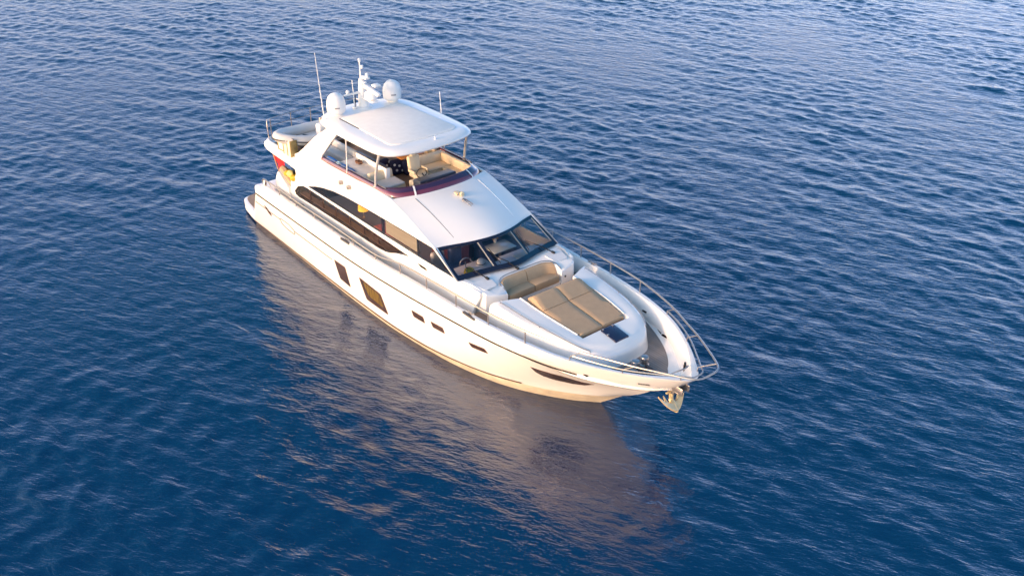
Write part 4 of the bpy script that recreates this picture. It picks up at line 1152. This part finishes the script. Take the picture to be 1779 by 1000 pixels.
# tender on the aft deck: lies across, bow to starboard
T = thing('inflatable_dinghy', 'pale grey inflatable dinghy lying across the aft upper deck behind the hardtop', 'dinghy', (2.08, -.62, 3.86), R(-90))
tb_ = [(-1.75, .62, .62), (-.6, .66, .62), (.5, .66, .64), (1.1, .56, .70), (1.55, .34, .79), (1.78, .0, .84), (1.55, -.34, .79), (1.1, -.56, .70), (.5, -.66, .64), (-.6, -.66, .62), (-1.75, -.62, .62)]
tube_o = MB().tube(tb_, [.14, .2, .21, .21, .20, .19, .18, .19, .20, .21, .21, .2, .14], 14, smooth=70).build('tube', RUBBER, T, ang=60)
MB().tube([(x * 1.0, y + math.copysign(.205, y) * (1 if abs(y) > .2 else 0) + 0, z - .02) if abs(y) > .2 else (x + .2, y, z - .03) for x, y, z in tb_], .03, 6, smooth=60).build('rub_strake', DGREY, tube_o)
hullr = []
for x, hw, zk, zt in ((-1.6, .6, .2, .56), (-.5, .64, .16, .56), (.5, .6, .18, .58), (1.1, .46, .28, .64), (1.5, .22, .45, .72), (1.66, .02, .62, .78)):
    hullr.append([(x, -hw, zt), (x, -hw * .85, zk + .16), (x, 0, zk), (x, hw * .85, zk + .16), (x, hw, zt)])
MB().grid(hullr).poly(hullr[0]).build('dinghy_hull', mat('cream_grp', (.70, .64, .54, 1), .5), T, ang=50)
MB().grid([[(x, -hw, .52) for hw in (.5,)] + [(x, .5, .52)] for x in (-1.6, -.5, .6)] + [[(1.2, -.3, .58), (1.2, .3, .58)]]).build('floor', RUBBER, T)
MB().box((-.7, -.5, .6), (-.3, .5, .82), .06, 3).box((-.35, -.18, .5), (.1, .18, .95), .08, 3).build('seat', WHITEP, T)
MB().box((-1.95, -.16, .55), (-1.6, .16, 1.2), .08, 3).box((-1.85, -.06, .1), (-1.72, .06, .6), .03).build('outboard_motor', WHITEP, T)
MB().box((-1.1, -.45, .1), (-1.0, .45, .25), .02).box((.7, -.3, .1), (.8, .3, .32), .02).build('cradle', DGREY, T)
MB().tube([(.9, .3, .82), (.5, .44, .72), (-.1, .46, .74)], .02, 6, smooth=12).build('oar', SLATE, T)

# two upright boxes at the starboard aft corner
BX = thing('deck_box', 'narrow upright white box with ochre frame at the starboard aft rail corner', 'box', (1.92, -2.15, 4.06), R(3), 'upright boxes on aft deck')
MB().box((-.24, -.07, 0), (.20, .07, .58), .015).build('panel', WHITEP, BX)
mb = MB()
for a, b in (((-.26, -.085, -.0), (-.20, .085, .61)), ((.16, -.085, 0), (.22, .085, .61)), ((-.26, -.085, .56), (.22, .085, .62)), ((-.26, -.085, -.0), (.22, .085, .05))): mb.box(a, b, .01)
mb.build('frame', OCHRE, BX)
B2 = thing('deck_box', 'deeper cream box with ochre edges beside the narrow white box on the aft deck', 'box', (2.45, -2.13, 4.06), R(2), 'upright boxes on aft deck')
MB().box((-.26, -.14, 0), (.30, .14, .60), .03).build('panel', mat('cream_panel', (.76, .71, .60, 1), .5), B2)
mb = MB()
for x in (-.27, .02, .26): mb.box((x, -.155, .0), (x + .05, .155, .62), .01)
mb.build('frame', OCHRE, B2)
MB().tube([(-.75, .02, .66), (.3, .02, .66)], .03, 7).build('top_bar', STEEL, B2)

# flag on a raked staff at the stern
FG = thing('stern_flag', 'red ensign hanging from a raked wooden staff below the aft deck edge', 'flag', (.30, -1.55, 2.0))
MB().tube([(0, 0, 0), (-.80, 0, 1.42)], .022, 7).build('flagstaff', mat('varnished_staff', (.5, .25, .1, 1), .3), FG)
rows_ = []
for i in range(9):
    t = i / 8
    rows_.append([(-.72 + .38 * t * .9 + .85 * s_ * (1 - .30 * t), .02 + .07 * math.sin(7 * s_ + 2 * t) * s_, 1.26 - .66 * t - .26 * s_) for s_ in np.linspace(0, 1, 9)])
MB().grid(rows_).build('cloth', REDF, FG, recalc=False)
MB().grid([[np.array(p_) + [0, -.008, 0] for p_ in r_[:4]] for r_ in rows_[5:9]]).build('canton', BLUEF, FG, recalc=False)

# yellow bundle on top of the cockpit wing
YB = thing('life_jacket_bundle', 'crumpled yellow life jackets piled on the cockpit wing below the aft deck', 'life jackets', (2.08, -2.02, 2.92))
for k, (dx, dz, s_) in enumerate(((-.24, .03, .13), (-.02, .07, .16), (.24, -.01, .15))):
    bm = bmesh.new(); bmesh.ops.create_icosphere(bm, subdivisions=3, radius=1)
    q = MB()
    V = [Vector((v.co.x * s_ * 1.15, v.co.y * .17, v.co.z * s_ * .85)) * (1 + .16 * math.sin(11 * v.co.x + 5 * k) * math.cos(9 * v.co.z + 2 * k)) + Vector((dx, 0, dz + .12)) for v in bm.verts]
    q.add([v[:] for v in V], [[v.index for v in f.verts] for f in bm.faces]); bm.free()
    o_ = q.build('life_jacket', YELLOW if k != 1 else mat('pale_yellow', (.78, .62, .2, 1), .6, bump=.3, bscale=15), YB, ang=80)

# rolled towels along the starboard coaming
for i, (x0, x1, m_, lab) in enumerate(((4.72, 5.32, BLUET, 'aftmost rolled blue towel inside the starboard flybridge coaming, beside the pale one'),
                                       (5.36, 5.62, LIGHTBLUE, 'short pale blue rolled towel between the blue towels on the starboard coaming'),
                                       (5.66, 6.06, BLUET, 'blue rolled towel in the middle of the starboard coaming just aft of the white rod'),
                                       (6.10, 6.52, BLUET, 'foremost rolled blue towel on the starboard coaming against the white fridge box'))):
    o_ = MB().tube([(x0, 0, 0), (x0 + .04, 0, 0), ((x0 + x1) / 2, 0, .01), (x1 - .04, 0, 0), (x1, 0, 0)], [.05, .075, .08, .075, .05], 10)
    o_ = o_.xf(Matrix.Translation((-x0, 0, .0))).build('rolled_towel', m_, None, ang=60)
    o_.location = (x0, -1.80, 4.56)
    tag(o_, lab, 'towel', 'rolled towels on the coaming')

# spotted navy cushions by the table
for i, (x, y, z, rz, lab) in enumerate(((6.05, -.30, 3.95, 15, 'navy cushion with white spots nearest the wet bar under the hardtop'),
                                        (6.35, .10, 3.95, -10, 'navy cushion with white spots in the middle, in front of the orange table'),
                                        (6.60, .45, 3.95, 8, 'navy cushion with white spots beside the helm seat back'))):
    c_ = thing('spotted_cushion', lab, 'cushion', (x, y, z), R(rz), 'navy spotted cushions')
    MB().box((-.14, -.28, 0), (.14, .28, .56), .12, 3, Matrix.Rotation(R(-14), 3, 'Y')).build('cover', NAVY, c_)
    mb = MB()
    for (yy, zz) in ((-.16, .42), (.02, .36), (.18, .45), (-.1, .22), (.12, .18), (.2, .28)):
        mb.lathe([(.045, 0), (.045, .02), (.02, .03), (0, .03)], (.15 - (zz - .28) * .25 + .0, yy, zz), 10, 'x')
    mb.build('spot', DOT, c_)

# brown towel on the wet bar
bm = bmesh.new(); bmesh.ops.create_icosphere(bm, subdivisions=3, radius=1)
q = MB().add([(v.co.x * .20 + .03 * math.sin(6 * v.co.y), v.co.y * .12, .05 + v.co.z * .05 + .02 * math.sin(9 * v.co.x)) for v in bm.verts], [[v.index for v in f.verts] for f in bm.faces]); bm.free()
o_ = q.build('brown_cloth', mat('brown_cloth', (.16, .08, .05, 1), .9, var=.3, scale=9), None, ang=80)
o_.location = (5.95, -1.25, 4.585)
tag(o_, 'crumpled brown cloth on the grey worktop of the wet bar', 'cloth')

# things inside the cabin
L_ = thing('table_lamp', 'glowing amber drum table lamp inside the saloon side window', 'lamp', (5.75, -1.1, 2.36))
MB().lathe([(.08, 0), (.02, .04), (.02, .30)], (0, 0, 0), 12).build('lamp_stand', STEEL, L_)
sh = mat('amber_shade', (.8, .40, .05, 1), .6); pp = sh.node_tree.nodes['Principled BSDF']
pp.inputs['Emission Color'].default_value = (1.0, .42, .04, 1); pp.inputs['Emission Strength'].default_value = .55
MB().lathe([(.20, .28), (.17, .72)], (0, 0, 0), 20).build('lamp_shade', sh, L_)
V_ = thing('flower_vase', 'small vase of yellow flowers on the pale table behind the windscreen', 'flowers', (10.95, .95, 2.71))
MB().lathe([(.05, 0), (.06, .08), (.035, .16)], (0, 0, 0), 12).build('vase', WHITEP, V_)
mb = MB()
for k in range(14):
    a = k * 2.4; r_ = .03 + .012 * k
    mb.lathe([(.0, -.03), (.035, -.01), (.04, .01), (0, .03)], (r_ * math.cos(a), r_ * math.sin(a), .24 + .06 * math.sin(k * 1.7)), 7)
mb.build('flower_head', YELLOW, V_)
cap = thing('yellow_cap', 'round yellow cap lying on the dashboard at the foot of the starboard windscreen pane', 'cap', (12.62, -1.42, 2.985))
CAPY = mat('cap_yellow', (.85, .58, .03, 1), .6, var=.1)
MB().lathe([(.17, 0), (.175, .07), (.16, .15), (.09, .21), (0, .23)], (0, 0, 0), 18).build('crown', CAPY, cap)
MB().prism([(.10, -.15), (.27, -.12), (.31, 0), (.27, .12), (.10, .15)], .0, .02, .004).build('peak', CAPY, cap)
for i, (x, y, m_, nm, lab, cat) in enumerate(((12.35, -.75, WHITEP, 'white_helmet', 'white rounded helmet on the helm binnacle behind the starboard windscreen', 'helmet'),)):
    hm = thing(nm, lab, cat, (x, y, 2.98))
    MB().lathe([(.14, 0), (.15, .06), (.13, .15), (.08, .2), (0, .22)], (0, 0, 0), 16).build('shell', m_, hm)
    MB().lathe([(.152, .05), (.154, .065), (.150, .08)], (0, 0, 0), 16).build('band', SLATE, hm)
